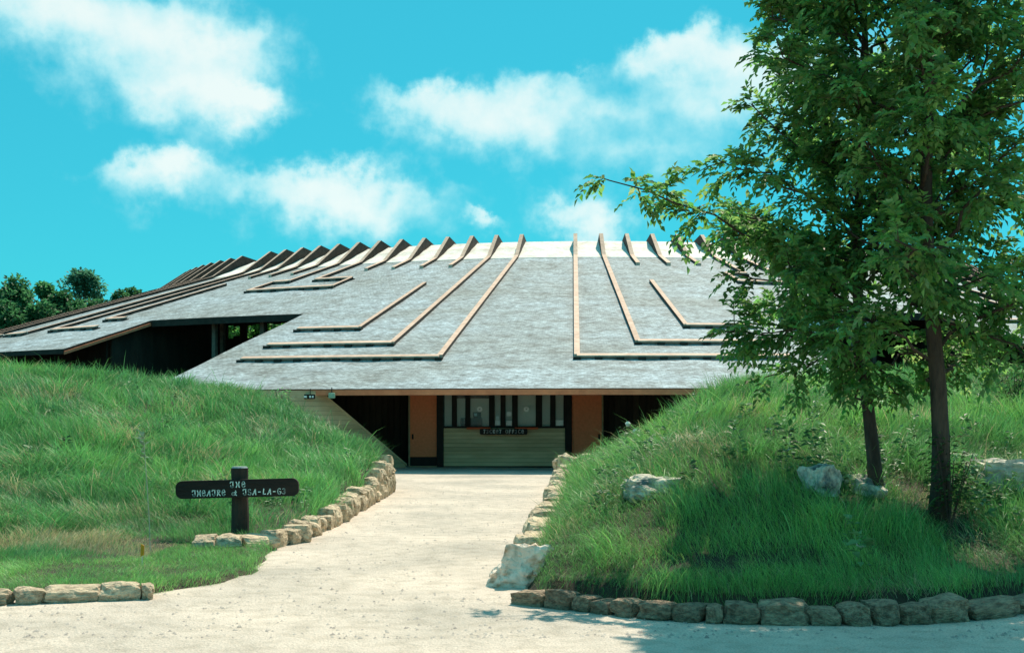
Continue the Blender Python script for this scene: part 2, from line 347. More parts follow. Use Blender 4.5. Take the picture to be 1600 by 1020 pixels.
m_beam = mat('weathered_beam', (.74, .52, .40), (.56, .37, .27), scale=3, bump=.3, rand=.1)
m_shade_strip = mat('shade_strip_brown', (.30, .24, .20), (.2, .16, .13), scale=5)  # dark strip added under each roof rail, painting the slat's shadow
m_side_shade = mat('beam_side_shade', (.085, .062, .048), (.05, .036, .028), scale=4, bump=.2, rand=.15)  # shade on the fin and batten sides painted as a darker brown
m_dark = mat('dark_beam', (.05, .04, .03), (.028, .022, .016), scale=4, bump=.2, rand=.1)
m_fascia = mat('stained_fascia', (.80, .27, .13), (.62, .19, .09), scale=2.5, bump=.2)
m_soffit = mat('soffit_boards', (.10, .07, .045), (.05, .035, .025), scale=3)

Q1 = .4597 * D; QF = .580 * D; QL = .5125 * D; RK = .3355 * D
LOBES = [(-15.8, 10.5, QF, 'front')]
for k in range(1, 5):
    c = G0 - PER * k; LOBES.append((c - 12.9, c + 12.9, QL, 'side'))
for k in range(1, 5):
    c = G0 + PER * k; LOBES.append((c - 12.9, c + 12.9, QL, 'side'))
TH = .22
def ring_deck(t0, t1, r0, r1, closed=False, sides=(True, True), inner=False):
    """solid sector of the cone between two radii: shingled top, board underside, rim"""
    n = max(2, int(abs(t1 - t0) / .75)); nr = max(2, int((r1 - r0) / 1.5))
    v = []; f = []; uv = []
    for layer in (0, 1):
        for i in range(n + 1):
            th = t0 + (t1 - t0) * i / n
            for j in range(nr + 1):
                r = r0 + (r1 - r0) * j / nr
                sag = 0.018 * math.sin(th * 1.7) * math.sin(r * .9) * (0 if j in (0, nr) else 1)
                v.append(pol(th, r, zr_(r) - layer * TH + sag)); uv.append((R(th) * 42.0, r))
    W = nr + 1; O = (n + 1) * W
    for i in range(n):
        for j in range(nr):
            a = i * W + j
            f.append((a, a + 1, a + W + 1, a + W)); f.append((O + a, O + a + W, O + a + W + 1, O + a + 1))
        a = i * W + nr; f.append((a, O + a, O + a + W, a + W))
    if not closed:
        for s, i in ((sides[0], 0), (sides[1], n)):
            if s:
                for j in range(nr): a = i * W + j; f.append((a, O + a, O + a + 1, a + 1))
    return v, f, uv
def deck_obj(name, parts, **kw):
    v = []; f = []; uv = []
    for pv_, pf_, pu in parts:
        o = len(v); v += pv_; uv += pu; f += [tuple(i + o for i in q) for q in pf_]
    me = mesh(name, v, f)
    l = me.uv_layers.new(name='polar')
    for lp in me.loops: l.data[lp.index].uv = uv[lp.vertex_index]
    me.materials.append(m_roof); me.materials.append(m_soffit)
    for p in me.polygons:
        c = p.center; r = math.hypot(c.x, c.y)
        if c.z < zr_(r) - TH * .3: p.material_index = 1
    bm = bmesh.new(); bm.from_mesh(me); bmesh.ops.recalc_face_normals(bm, faces=bm.faces); bm.to_mesh(me); bm.free()
    return obj(name, me, None, theatre, **kw)
roof = deck_obj('roof', [ring_deck(-180, 180, RK - .02, Q1, closed=True)] + [ring_deck(a, b, Q1 + .002, rr, sides=(True, True)) for a, b, rr, k in LOBES])

# fascia boards: one along the front eave and its raking sides, others on side lobes
def arc_strip(t0, t1, r, w, z0f, z1f, name, m, parent, n=None):
    n = n or max(2, int(abs(t1 - t0) / .6)); v = []; f = []
    for i in range(n + 1):
        th = t0 + (t1 - t0) * i / n
        v += [pol(th, r, z0f(r)), pol(th, r + w, z0f(r + w)), pol(th, r + w, z1f(r + w)), pol(th, r, z1f(r))]
    for i in range(n):
        a = i * 4
        for j in range(4): f.append((a + j, a + (j + 1) % 4, a + 4 + (j + 1) % 4, a + 4 + j))
    f += [(0, 1, 2, 3), (4 * n + 3, 4 * n + 2, 4 * n + 1, 4 * n)]
    mb = MB(); mb.add(v, f); return obj(name, mb.mesh(name), m, parent)
def rake(th, r0, r1, off, m, side):
    t = R(th + ROT); mb = MB(); L = []
    n = 6
    for i in range(n + 1):
        r = r0 + (r1 - r0) * i / n; x, y, _ = pol(th, r, 0); tx, ty = math.cos(t) * side, math.sin(t) * side
        z = zr_(r)
        L.append([(x + tx * .002, y + ty * .002, z - .235), (x + tx * .05, y + ty * .05, z - .235), (x + tx * .05, y + ty * .05, z - .11), (x + tx * .002, y + ty * .002, z - .11)])
    v = [p for l in L for p in l]; f = []
    for i in range(n):
        for j in range(4): f.append((i * 4 + j, i * 4 + (j + 1) % 4, i * 4 + 4 + (j + 1) % 4, i * 4 + 4 + j))
    f += [(0, 1, 2, 3), (4 * n + 3, 4 * n + 2, 4 * n + 1, 4 * n)]
    mb.add(v, f); obj('rake_board', mb.mesh('rake_board'), m, theatre)
for a, b, rr, kind in LOBES:
    if kind == 'front' or abs((a + b) / 2) < 90:
        # the thatch of shingle butts projects over a stained board
        arc_strip(a, b, rr + .002, .05, lambda r: zr_(rr) - .21, lambda r: zr_(rr) - .035, 'fascia', m_fascia if kind == 'front' else m_dark, theatre)
        rake(a, Q1 + .06, rr, .0, m_fascia, -1); rake(b, Q1 + .06, rr, .0, m_fascia, 1)
nb = [(-26.9, -15.9), (10.6, 21.6), (-64, -53), (47.5, 58.7)]
for a, b in nb: arc_strip(a, b, Q1 + .002, .05, lambda r: zr_(Q1) - .30, lambda r: zr_(Q1) - .03, 'fascia', m_dark, theatre)

# collar
zk = zr_(RK); RC = .306 * D; zc = EYE + .1018 * D; RP = .3141 * D; zp = EYE + .10478 * D
cv = []; cf = []; nseg = 240; prof = [(RK + .01, zk + .02)]
for i in range(1, 5):
    t = i / 5; prof.append((RK + (RC - RK) * t, zk + (zc - zk) * t + .03 * (i % 2)))
prof += [(RC, zc), (RC - .35, zc - .02), (RC - .35, zc - 2.4), (RK - .1, zk - .5)]
for i in range(nseg):
    for (r, z) in prof: cv.append(pol(360 * i / nseg, r, z))
P_ = len(prof)
for i in range(nseg):
    for j in range(P_): cf.append((i * P_ + j, i * P_ + (j + 1) % P_, ((i + 1) % nseg) * P_ + (j + 1) % P_, ((i + 1) % nseg) * P_ + j))
obj('roof_collar', MB().add(cv, cf).mesh('roof_collar'), m_collar, theatre)

# fins: ribs that rise over the collar and run down the shingles
def fin_mesh(rt):
    w = .10
    prof = [(rt, zr_(rt) + .14), (RK + .35, zr_(RK + .35) + .14), (RK - .05, zk + .17), (RP, zp + .02), (RC - .62, zc + .02), (RC - .62, zc - .35), (RC - .3, zc - .35), (RC, zc - .06), (RK, zk - .06), (rt, zr_(rt) - .06)]
    mb = MB(); n = len(prof)
    v = [(-w, -r, z) for r, z in prof] + [(w, -r, z) for r, z in prof]
    f = [tuple(range(n)), tuple(range(n, 2 * n))[::-1]] + [(i, (i + 1) % n, n + (i + 1) % n, n + i) for i in range(n)]
    mb.add(v, f); me = mb.mesh('roof_fin'); me.materials.append(m_beam); me.materials.append(m_side_shade)
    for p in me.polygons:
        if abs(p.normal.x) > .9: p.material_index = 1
    return me
FINS = {}
def fin(th, qt):
    key = round(qt, 4)
    if key not in FINS: FINS[key] = fin_mesh(qt * D)
    return obj('roof_fin', FINS[key], None, theatre, rot=(0, 0, R(th + ROT)))
RADM = {}
def radial(th, q0, q1):
    key = (q0, q1)
    if key not in RADM:
        a, b = q0 * D, q1 * D; w = .09
        v = []
        for x in (-w, w): v += [(x, -a, zr_(a) - .05), (x, -b, zr_(b) - .05), (x, -b, zr_(b) + .14), (x, -a, zr_(a) + .14)]
        mb = MB(); mb.add(v, [(0, 1, 2, 3), (7, 6, 5, 4), (0, 1, 5, 4), (1, 2, 6, 5), (2, 3, 7, 6), (3, 0, 4, 7)]); RADM[key] = mb.mesh('roof_batten'); RADM[key].materials.append(m_beam); RADM[key].materials.append(m_side_shade)
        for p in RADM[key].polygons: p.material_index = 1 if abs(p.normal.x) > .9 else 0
    return obj('roof_batten', RADM[key], None, theatre, rot=(0, 0, R(th + ROT)))
BLK = MB().box(-.13, .13, -.16, .10, -.12, .085).mesh('block'); BLK.materials.append(m_dark)
RBLK = MB().box(-.15, .15, -.1, .1, -.08, .09).mesh('block'); RBLK.materials.append(m_dark)
def arc_bar(t0, t1, q):
    r = q * D
    b = arc_strip(min(t0, t1), max(t0, t1), r - .14, .26, lambda rr: zr_(rr) + .10, lambda rr: zr_(rr) + .15, 'roof_rail', m_beam, theatre)
    arc_strip(min(t0, t1), max(t0, t1), r - .085, .13, lambda rr: zr_(rr) - .08, lambda rr: zr_(rr) + .098, 'shade_strip', m_shade_strip, b)
    n = max(1, int(round(abs(R(t1 - t0)) * r / .78)))
    for i in range(n + 1):
        th = t0 + (t1 - t0) * i / n
        obj('block', BLK, None, b, loc=pol(th, r, zr_(r) - .03), rot=(0, 0, R(th + ROT)))
TAIL = .357
for k in range(-4, 5):
    g = G0 + PER * k
    front = k == 0
    for s in (-1, 1):
        F_ = [g + s * (HALF + STEP * i) for i in range(7)]
        vis = abs(g + s * 8) < 80
        q0, q1, q2 = (.541, .5205, .4937) if front else (.474, .4725, .455)
        # the meander motif lies over every notch
        for i, th in enumerate(F_):
            if i == 6:
                if s > 0: continue
                fin(th, .381); continue
            if i == 0: fin(th, q0 if vis else TAIL)
            elif i == 1: fin(th, q1 if vis else TAIL)
            elif i == 5 and s > 0: fin(th, .381)
            else: fin(th, TAIL)
        if not vis: continue
        if not front and abs(g) < 60:          # the side lobes show dark support blocks along their ribs
            for th, qa, qb in ((F_[0], .35, q0), (F_[1], .35, q1), (F_[2], .38, q2)):
                for i in range(int((qb - qa) * D / .85)):
                    rr3 = qa * D + .85 * (i + .5); obj('block', RBLK, None, theatre, loc=pol(th, rr3, zr_(rr3) - .02), rot=(0, 0, R(th + ROT)))
        radial(F_[2], .402 if front else .375, q2)
        e = s * (11.35 if front else 9.9)
        arc_bar(F_[0], g + e if front else g + s * .4, q0 + .001); arc_bar(F_[1], g + e, q1); arc_bar(F_[2], g + e, q2)
    # meander between this gap and the next one (clockwise)
    nc = g - HALF - STEP * 6
    if abs(nc) < 75:
        L5, L6, L7, L8 = nc + STEP * 1.25, nc, nc - STEP, nc - STEP * 1.6
        arc_bar(L6, L5, .381); radial(L5, .381, .402); arc_bar(L5, L8, .402); radial(L8, .381, .402); arc_bar(L8, L7, .381)

# walls below the roof
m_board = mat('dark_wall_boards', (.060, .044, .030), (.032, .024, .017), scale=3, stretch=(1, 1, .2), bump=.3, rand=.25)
m_tan = mat('tan_siding', (.70, .54, .31), (.52, .39, .21), scale=2.5, stretch=(.3, 1, 1), bump=.25, rand=.12)
m_door = mat('rust_door', (.88, .26, .115), (.76, .21, .09), scale=14, bump=.12)
m_frame = mat('dark_frame', (.028, .022, .018), (.018, .014, .012), scale=5, rand=.1)
def L2(x, y): return (x - CX, y - CY)
def wall_ring(t0, t1, r, z0, step, opening=None, name='wall_panel'):
    n = max(1, int(round((t1 - t0) / step)))
    for i in range(n):
        a = t0 + (t1 - t0) * i / n; b = t0 + (t1 - t0) * (i + 1) / n - .02
        segs = [(z0, zr_(r) - TH - .02)]
        if opening and opening(i): lo, hi = opening(i); segs = [(z0, lo), (hi, zr_(r) - TH - .02)]
        mb = MB()
        for lo, hi in segs:
            v = [pol(a, r, lo), pol(b, r, lo), pol(b, r + .12, lo), pol(a, r + .12, lo), pol(a, r, hi), pol(b, r, hi), pol(b, r + .12, hi), pol(a, r + .12, hi)]
            mb.add(v, [(0, 3, 2, 1), (4, 5, 6, 7), (0, 1, 5, 4), (1, 2, 6, 5), (2, 3, 7, 6), (3, 0, 4, 7)])
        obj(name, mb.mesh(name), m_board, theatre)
rr_ = random.Random(4)
wins = {0: (5.25, 6.0)}
def opens(i):
    h = (i * 7919 + 13) % 10
    return (5.62 + .06 * (h % 3), 6.22 + .05 * (h % 2)) if h not in (0, 4, 7) else None
wall_ring(-36, -14, 37, 2.2, .62, opens); wall_ring(8, 33, 37, 2.2, .62, opens)
wall_ring(-66, -27.9, 44.0, 2.2, 1.0); wall_ring(22.6, 62, 44.0, 2.2, 1.0)
def rad_wall(th, r0, r1, z0):
    t = R(th + ROT); mb = MB(); v = []
    for r, z in ((r0, z0), (r1, z0), (r1, zr_(r1) - TH - .02), (r0, zr_(r0) - TH - .02)):
        x, y, z = pol(th, r, z); v.append((x, y, z))
    v += [(x + .12 * math.cos(t), y + .12 * math.sin(t), z) for x, y, z in v]
    mb.add(v, [(0, 1, 2, 3), (7, 6, 5, 4), (0, 1, 5, 4), (1, 2, 6, 5), (2, 3, 7, 6), (3, 0, 4, 7)]); obj('side_wall', mb.mesh('side_wall'), m_board, theatre)
rad_wall(-27.8, 37.2, 44, 2.2); rad_wall(22.4, 37.2, 44, 2.2); rad_wall(-15.5, 36.2, 47.5, 0); rad_wall(10.0, 36.2, 47.5, 0)
# posts of the open gallery under the notch
m_post = mat('grey_post', (.22, .19, .14), (.14, .12, .09), scale=5)
for (th, r) in ((-22.9, 41.3), (-25.3, 38.8), (-19.3, 41.3), (16.4, 41.3), (19.5, 39.5)):
    x, y, _ = pol(th, r, 0); zt = zr_(r) - TH - .01
    me = bevelled(MB().box(-.1, .1, -.1, .1, 2.2, zt).mesh('gallery_post'), .012); obj('gallery_post', me, m_post, theatre, loc=(x, y, 0), rot=(0, 0, R(th + ROT)))

# entrance front below the eave (a flat screen wall at YB)
YB = 42.6; SB = FPX / YB
def bx(px): return (px - 800) / SB
def bz(py): return EYE + (YH - py) / SB
zt = 3.75
def wboards(x0, x1, y, z0, z1, w, nm='wall_board'):
    n = max(1, int(round((x1 - x0) / w))); w = (x1 - x0) / n
    me = bevelled(MB().box(-w / 2 + .006, w / 2 - .006, -.02, .02, z0, z1).mesh(nm), .006)
    for i in range(n):
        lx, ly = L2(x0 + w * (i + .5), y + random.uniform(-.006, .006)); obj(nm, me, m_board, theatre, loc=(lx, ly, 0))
wboards(bx(340), bx(639), YB + 1.6, 0, zt, .22); wboards(bx(942), bx(1240), YB + .6, 0, zt, .22)
# return wall and backing that close the dark passages
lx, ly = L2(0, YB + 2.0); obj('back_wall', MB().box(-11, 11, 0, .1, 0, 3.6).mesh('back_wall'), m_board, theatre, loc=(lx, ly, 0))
def door(x0, x1, hx, frame_x):
    me = bevelled(MB().box(0, x1 - x0, 0, .05, .36, zt).mesh('door'), .006); lx, ly = L2(x0, YB - .05)
    d = obj('door', me, m_door, theatre, loc=(lx, ly, 0))
    obj('kick_plate', MB().box(.01, x1 - x0 - .01, -.006, .05, .02, .35).mesh('kick_plate'), m_frame, d)
    mb = MB().box(hx - .03, hx + .03, -.015, -.001, .98, 1.16); mb.tube([(hx, -.015, 1.1), (hx, -.07, 1.1), (hx, -.075, 1.0)], [.014] * 3, 6)
    obj('handle', mb.mesh('handle'), m_frame, d)
    obj('door_frame', MB().box(frame_x - .025, frame_x + .025, -.03, .08, .0, zt).mesh('door_frame'), mat('pale_frame', (.42, .32, .18), (.3, .22, .12)), d)
door(bx(641), bx(682.5), .09, -.03); door(bx(893.5), bx(940), bx(940) - bx(893.5) - .09, bx(940) - bx(893.5) + .03)
obj('threshold', MB().box(bx(640), bx(683), -.12, .0, .0, .05).mesh('threshold'), mat('pale_frame', (.42, .32, .18)), theatre, loc=(*L2(0, YB - .05), 0))

# ticket booth between two dark posts
booth = empty('ticket_booth', (0, YB, 0), label='ticket booth with tan plank front and dark framed windows under the eave', cat='booth')
for a, b in ((682.8, 693.2), (882.8, 893.2)):
    obj('post', bevelled(MB().box(bx(a), bx(b), -.16, .1, 0, zt).mesh('post'), .012), m_frame, booth)
zs = bz(668.5); npl = 10; hp = (zs - .04) / npl
plm = bevelled(MB().prism([(0, .004), (-.034, .004), (-.018, hp - .004), (0, hp - .004)], bx(693.4), bx(882.6)).mesh('plank'), .002)
for i in range(npl): obj('plank', plm, m_tan, booth, loc=(0, -.04, .04 + i * hp))
obj('sill_plate', MB().box(bx(693.4), bx(882.6), -.06, .04, 0, .038).mesh('sill_plate'), m_frame, booth)
# window wall: frame, mullions, panes
wz0, wz1 = bz(665.5), 3.2
wf = obj('window_frame', MB().box(bx(693.4), bx(882.6), -.05, .05, zs + .002, wz0).mesh('window_frame'), m_frame, booth)
mull = [(706, 714), (727, 735), (764, 773), (782, 790), (800, 809), (837, 847), (859.5, 868), (880.5, 882.6)]
for a, b in mull: obj('mullion', MB().box(bx(a), bx(b), -.045, .045, wz0 + .001, wz1).mesh('mullion'), m_frame, wf)
gm = bpy.data.materials.new('booth_glass'); gm.use_nodes = True
g_ = gm.node_tree.nodes['Principled BSDF']; g_.inputs['Base Color'].default_value = (.9, .97, .94, 1); g_.inputs['Roughness'].default_value = .03; g_.inputs['Alpha'].default_value = .10; g_.inputs['Specular IOR Level'].default_value = .6
edges = [693.4] + [v for ab in mull for v in ab]
for i in range(0, len(edges) - 1, 2):
    obj('pane', MB().box(bx(edges[i]) + .003, bx(edges[i + 1]) - .003, .0, .006, wz0 + .003, wz1).mesh('pane'), gm, wf)
# interior of the booth: pale back wall, dark header on the one side, desk
m_pale = mat('pale_interior', (.66, .70, .58), (.56, .60, .50), scale=1.2)
m_paper = mat('white_paper', (.93, .92, .88), (.88, .87, .83), scale=8)
obj('back_panel', MB().box(bx(694), bx(882), .28, .32, zs, wz1).mesh('back_panel'), m_pale, booth)
obj('counter', MB().box(bx(694), bx(882), .06, .275, zs - .05, zs).mesh('counter'), m_frame, booth)
obj('dark_screen', MB().box(bx(708), bx(770), .24, .27, bz(622), 3.1).mesh('dark_screen'), m_frame, booth)
for a in (749.5, 822.5):
    mb = MB(); mb.tube([(bx(a), -.062, bz(639)), (bx(a), -.03, bz(639))], [.095, .095], 18); mb.tube([(bx(a), -.07, bz(639)), (bx(a), -.062, bz(639))], [.06, .075], 18)
    sp = obj('speaking_disc', mb.mesh('speaking_disc'), m_paper, booth)
    mb = MB(); mb.tube([(bx(a), -.074, bz(639)), (bx(a), -.0702, bz(639))], [.022, .022], 10); obj('grille', mb.mesh('grille'), mat('disc_grille', (.35, .34, .3)), sp)
m_red = mat('red_counter', (.75, .14, .045), (.6, .1, .035), scale=6)
for a, b in ((729.5, 766.5), (804, 840.5)):
    obj('ticket_shelf', bevelled(MB().box(bx(a), bx(b), -.32, -.0601, zs - .04, zs + .025).mesh('ticket_shelf'), .008), m_red, booth)
for (x0, x1, y0, y1) in ((773.6, 781.5, 656, 664), (790.7, 799.5, 657, 664.5), (791.5, 799, 643, 650), (868.5, 880, 656, 664.5), (775, 780, 650, 655)):
    obj('notice', MB().box(bx(x0), bx(x1), .012, .014, bz(y1), bz(y0)).mesh('notice'), m_paper, booth)
# things on the counter inside
t = empty('cash_register', (bx(738), YB + .16, zs), label='dark cash register on the counter behind the booth glass', cat='cash register')
obj('body', bevelled(MB().prism([(-.09, 0), (.07, 0), (.07, .3), (.0, .36), (-.09, .14)], -.42, .35).mesh('body'), .01), m_frame, t)
obj('display', bevelled(MB().box(.02, .3, -.04, .04, .36, .56).mesh('display'), .01), m_frame, t)
obj('screen', MB().box(.06, .16, -.046, -.041, .42, .52).mesh('screen'), mat('pale_blue', (.35, .6, .68)), t)

# ---------- lettering drawn as strokes
def arc(cx, cy, rx, ry, a0, a1, n=8): return [(cx + rx * math.cos(R(a0 + (a1 - a0) * i / n)), cy + ry * math.sin(R(a0 + (a1 - a0) * i / n))) for i in range(n + 1)]
GL = {
 'T': [[(.0, .78), (.06, 1), (.62, 1)], [(.56, 1)] + arc(.32, .3, .24, .3, 0, -190)],
 'H': [[(.0, 1), (.22, .5), (.0, 0)], [(.1, .52), (.62, .52)], [(.66, 1), (.5, .5), (.66, 0)]],
 'E': [arc(.33, .5, .33, .5, 60, 330, 12), [(.05, .5), (.62, .58), (.5, .86)]],
 'A': [[(-.06, 0), (.5, 1), (.58, 0)], [(.12, .38), (.56, .38)]],
 'R': [[(.05, 0), (.16, 1)], [(.02, .92), (.3, 1), (.58, .9), (.56, .62), (.14, .5), (.66, 0)]],
 'a': [arc(.2, .25, .2, .24, 20, 380, 10), [(.42, .5), (.44, .05), (.6, .05)]],
 't': [[(.12, .8), (.1, .08), (.3, .0)], [(-.06, .55), (.3, .55)]],
 'S': [arc(.3, .74, .25, .25, 30, 260, 8) + arc(.32, .24, .26, .25, 90, -160, 8)],
  '7': [[(.0, 1), (.6, 1)], [(.4, 1), (.24, 0)]],
 '-': [[(.1, .48), (.5, .48)]],
 'L': [[(.2, 1), (.06, .06), (.56, .1)]],
 'G': [arc(.34, .5, .34, .5, 50, 320, 12), [(.64, .2), (.64, .46), (.38, .46)]],
 'I': [arc(.22, .74, .2, .25, 150, -70, 8) + arc(.22, .26, .22, .25, 80, -150, 8)],
 'C': [arc(.34, .5, .34, .5, 50, 320, 12)],
 'K': [[(.08, 1), (.08, 0)], [(.6, 1), (.12, .46), (.62, 0)]],
 'F': [[(.08, 0), (.1, 1), (.62, .95)], [(.1, .52), (.5, .52)]],
 'O': [arc(.34, .5, .34, .5, 0, 360, 14)],
}
def lettering(text, h, adv, stroke, depth=.006):
    """strokes in the x-z plane, facing -y"""
    mb = MB(); x = 0; NX = .84
    for ch in text:
        if ch in GL:
            for pl in GL[ch]:
                for (a, b) in zip(pl[:-1], pl[1:]):
                    p = Vector((x + a[0] * h * NX, a[1] * h)); q_ = Vector((x + b[0] * h * NX, b[1] * h)); d = (q_ - p)
                    if d.length < 1e-6: continue
                    d.normalize(); n_ = Vector((-d.y, d.x)) * stroke / 2; p = p - d * stroke * .3; q_ = q_ + d * stroke * .3
                    c = [p + n_, q_ + n_, q_ - n_, p - n_]
                    mb.add([(u.x, -depth, u.y) for u in c] + [(u.x, 0, u.y) for u in c], [(0, 1, 2, 3), (7, 6, 5, 4), (0, 4, 5, 1), (1, 5, 6, 2), (2, 6, 7, 3), (3, 7, 4, 0)])
        x += adv * h * (.62 if ch in 'at' else 1)
    v = np.array(mb.v); w = v[:, 0].max() + v[:, 0].min(); mb.v = [(p[0] - w / 2, p[1], p[2]) for p in mb.v]
    return mb.mesh('lettering')
m_letter = mat('pale_letters', (.80, .95, .90), (.7, .88, .82), scale=12)
m_wletter = mat('white_letters', (.85, .8, .76), (.7, .66, .62), scale=12)
m_sign = mat('sign_wood', (.030, .022, .018), (.018, .014, .012), scale=6, stretch=(.3, 1, 2), bump=.3)
def plate(w, h, d, rad, seg=5):
    pts = []
    for cx, cz, a in ((w / 2 - rad, h / 2 - rad, 0), (-w / 2 + rad, h / 2 - rad, 90), (-w / 2 + rad, -h / 2 + rad, 180), (w / 2 - rad, -h / 2 + rad, 270)):
        for i in range(seg + 1): t_ = R(a + 90 * i / seg); pts.append((cx + rad * math.cos(t_), cz + rad * math.sin(t_)))
    return MB().prism(pts, -d / 2, d / 2, 'y').mesh('board')
tsn = empty('ticket_sign', (bx(787), YB - .36, bz(674)), label='small dark sign with white letters hung below the ticket windows', cat='sign')
obj('board', plate(bx(824) - bx(750), .205, .04, .05), m_sign, tsn)
lt = lettering('7ICKE7 OFFICE', .12, .92, .024); obj('lettering', lt, m_wletter, tsn, loc=(0, -.022, -.055))
for a in (-.5, .46): obj('bracket', MB().box(a, a + .04, .02, .325, -.03, .03).mesh('bracket'), m_frame, tsn)

# hanging plates under the eave beside the passage
YE = 39.2; SE = FPX / YE
hs = empty('hanging_sign', ((461 - 800) / SE, YE, EYE + (YH - 619.5) / SE), label='narrow dark board with faded letters hung under the eave', cat='sign')
obj('board', plate(1.3, .15, .03, .03), m_sign, hs)
mbx = MB()
for (a, b) in ((-.38, -.22), (-.12, .0), (.08, .38), (.46, .52), (.55, .6)): mbx.box(a, b, -.022, -.0155, -.035, .03)
obj('lettering', mbx.mesh('lettering'), m_letter, hs)
for a in (-.5, .48): obj('hanger', MB().box(a, a + .02, -.008, .008, .07, .26).mesh('hanger'), m_frame, hs)
hl = empty('eave_lamp', ((518.5 - 800) / SE, YE, EYE + (YH - 618) / SE), label='small pale green glass lamp box hung under the eave', cat='lamp')
obj('glass_box', bevelled(MB().box(-.1, .1, -.1, .1, -.09, .09).mesh('glass_box'), .02), mat('pale_green_glass', (.30, .48, .34), (.24, .4, .28), rough=.3), hl)
obj('stem', MB().box(-.015, .015, -.015, .015, .09, .26).mesh('stem'), m_frame, hl)

# sloping wing wall of tan siding beside the dark passage
def wing(name, xa, ya, za, xb, yb, zb, label):
    """a wall from A (high end) to B (low end at the door), horizontal planks cut along the raking top edge"""
    o = empty(name, (xa, ya, 0), math.atan2(yb - ya, xb - xa), label=label, cat='wall'); L = math.hypot(xb - xa, yb - ya); h = .15; ext = 3.0
    n = int(za / h) + 1
    for i in range(n):
        z0 = i * h + .003; z1 = min((i + 1) * h - .003, za)
        if z1 <= z0: continue
        f = lambda z: L * (1 - (z - zb) / (za - zb)) if z > zb else L
        mb = MB().prism([(-ext, z0), (f(z0), z0), (max(f(z1), -ext + .1), z1), (-ext, z1)], -.02, .02, 'y'); obj('plank', mb.mesh('plank'), m_tan, o)
    v = [(-ext, za + .004), (0, za + .004), (L, zb + .004), (L + .1, zb + .004), (L + .1, zb + .08), (0, za + .08), (-ext, za + .08)]
    obj('coping', MB().prism([(0, za + .004), (L, zb + .004), (L, zb + .07), (0, za + .07)], -.04, .04, 'y').mesh('coping'), m_tan, o)
    return o
xa, ya = (497 - 800) / FPX * 39.6, 39.6
wing('wing_wall', xa, ya, EYE + (YH - 611) / FPX * 39.6, bx(636), YB - .35, .06, 'tan plank wing wall with raking top edge beside the dark entrance')

# ------------------------------------------------------------------ stones
m_stone = mat('sandstone', (.66, .52, .35), (.26, .19, .125), scale=4.5, bump=.9, bscale=9, rand=.18, detail=9, lo=.32, hi=.6)
m_kerb = mat('kerb_sandstone', (.40, .29, .19), (.15, .105, .07), scale=5.5, bump=.9, bscale=12, rand=.15, detail=9, lo=.36, hi=.62)
m_pink = mat('pale_limestone', (.84, .68, .55), (.40, .25, .15), scale=2.6, bump=1, bscale=7, detail=10, lo=.34, hi=.48)
m_grey = mat('blue_grey_rock', (.70, .63, .50), (.13, .15, .15), scale=3.0, bump=.9, bscale=9, detail=9, lo=.34, hi=.6)
def rock_mesh(seed, cuts=2, round_=.45, rough=.22):
    bm = bmesh.new(); bmesh.ops.create_cube(bm, size=1)
    bmesh.ops.subdivide_edges(bm, edges=list(bm.edges), cuts=cuts, use_grid_fill=True)
    rs = random.Random(seed); off = Vector((rs.uniform(0, 99), rs.uniform(0, 99), rs.uniform(0, 99)))
    for v in bm.verts:
        p = v.co.copy(); n = p.normalized() * .62; p = p.lerp(n, round_)
        k = mnoise.noise(p * 1.7 + off) * rough + mnoise.noise(p * 4.1 + off) * rough * .45
        if cuts > 5: k += -abs(mnoise.noise(p * 2.6 + off)) * rough * .9 + mnoise.noise(p * 9.0 + off) * rough * .22 - abs(mnoise.noise(p * 5.5 + off)) * rough * .45
        v.co = p * (1 + k)
    me = bpy.data.meshes.new('stone'); bmesh.ops.recalc_face_normals(bm, faces=bm.faces); bm.to_mesh(me); bm.free(); return me
SV = {}
def stone(parent, m, loc, size, rz=0, tilt=0, kind='wall', name='stone'):
    key = (m.name, random.randrange(14))
    if key not in SV:
        SV[key] = rock_mesh(key[1] * 17 + len(SV), 3, .5, .30); SV[key].materials.append(m)
    o = obj(name, SV[key], None, parent, loc=loc, rot=(random.uniform(-.08, .08) + tilt, random.uniform(-.08, .08), rz)); o.scale = (size[0] * 1.08, size[1] * 1.08, size[2] * 1.08); return o
def along(poly, step):
    pts = [Vector(p) for p in poly]; out = []; carry = 0
    seg = [(a, b, (b - a).length) for a, b in zip(pts[:-1], pts[1:])]; tot = sum(s[2] for s in seg); d = 0; res = []
    while d < tot:
        w = step * random.uniform(.65, 1.35); c = d + w / 2; acc = 0
        for a, b, l in seg:
            if acc + l >= c or (a, b, l) == seg[-1]:
                t_ = min(1, (c - acc) / l); p = a.lerp(b, t_); dr = (b - a).normalized(); res.append((p, math.atan2(dr.y, dr.x), w)); break
            acc += l
        d += w
    return res
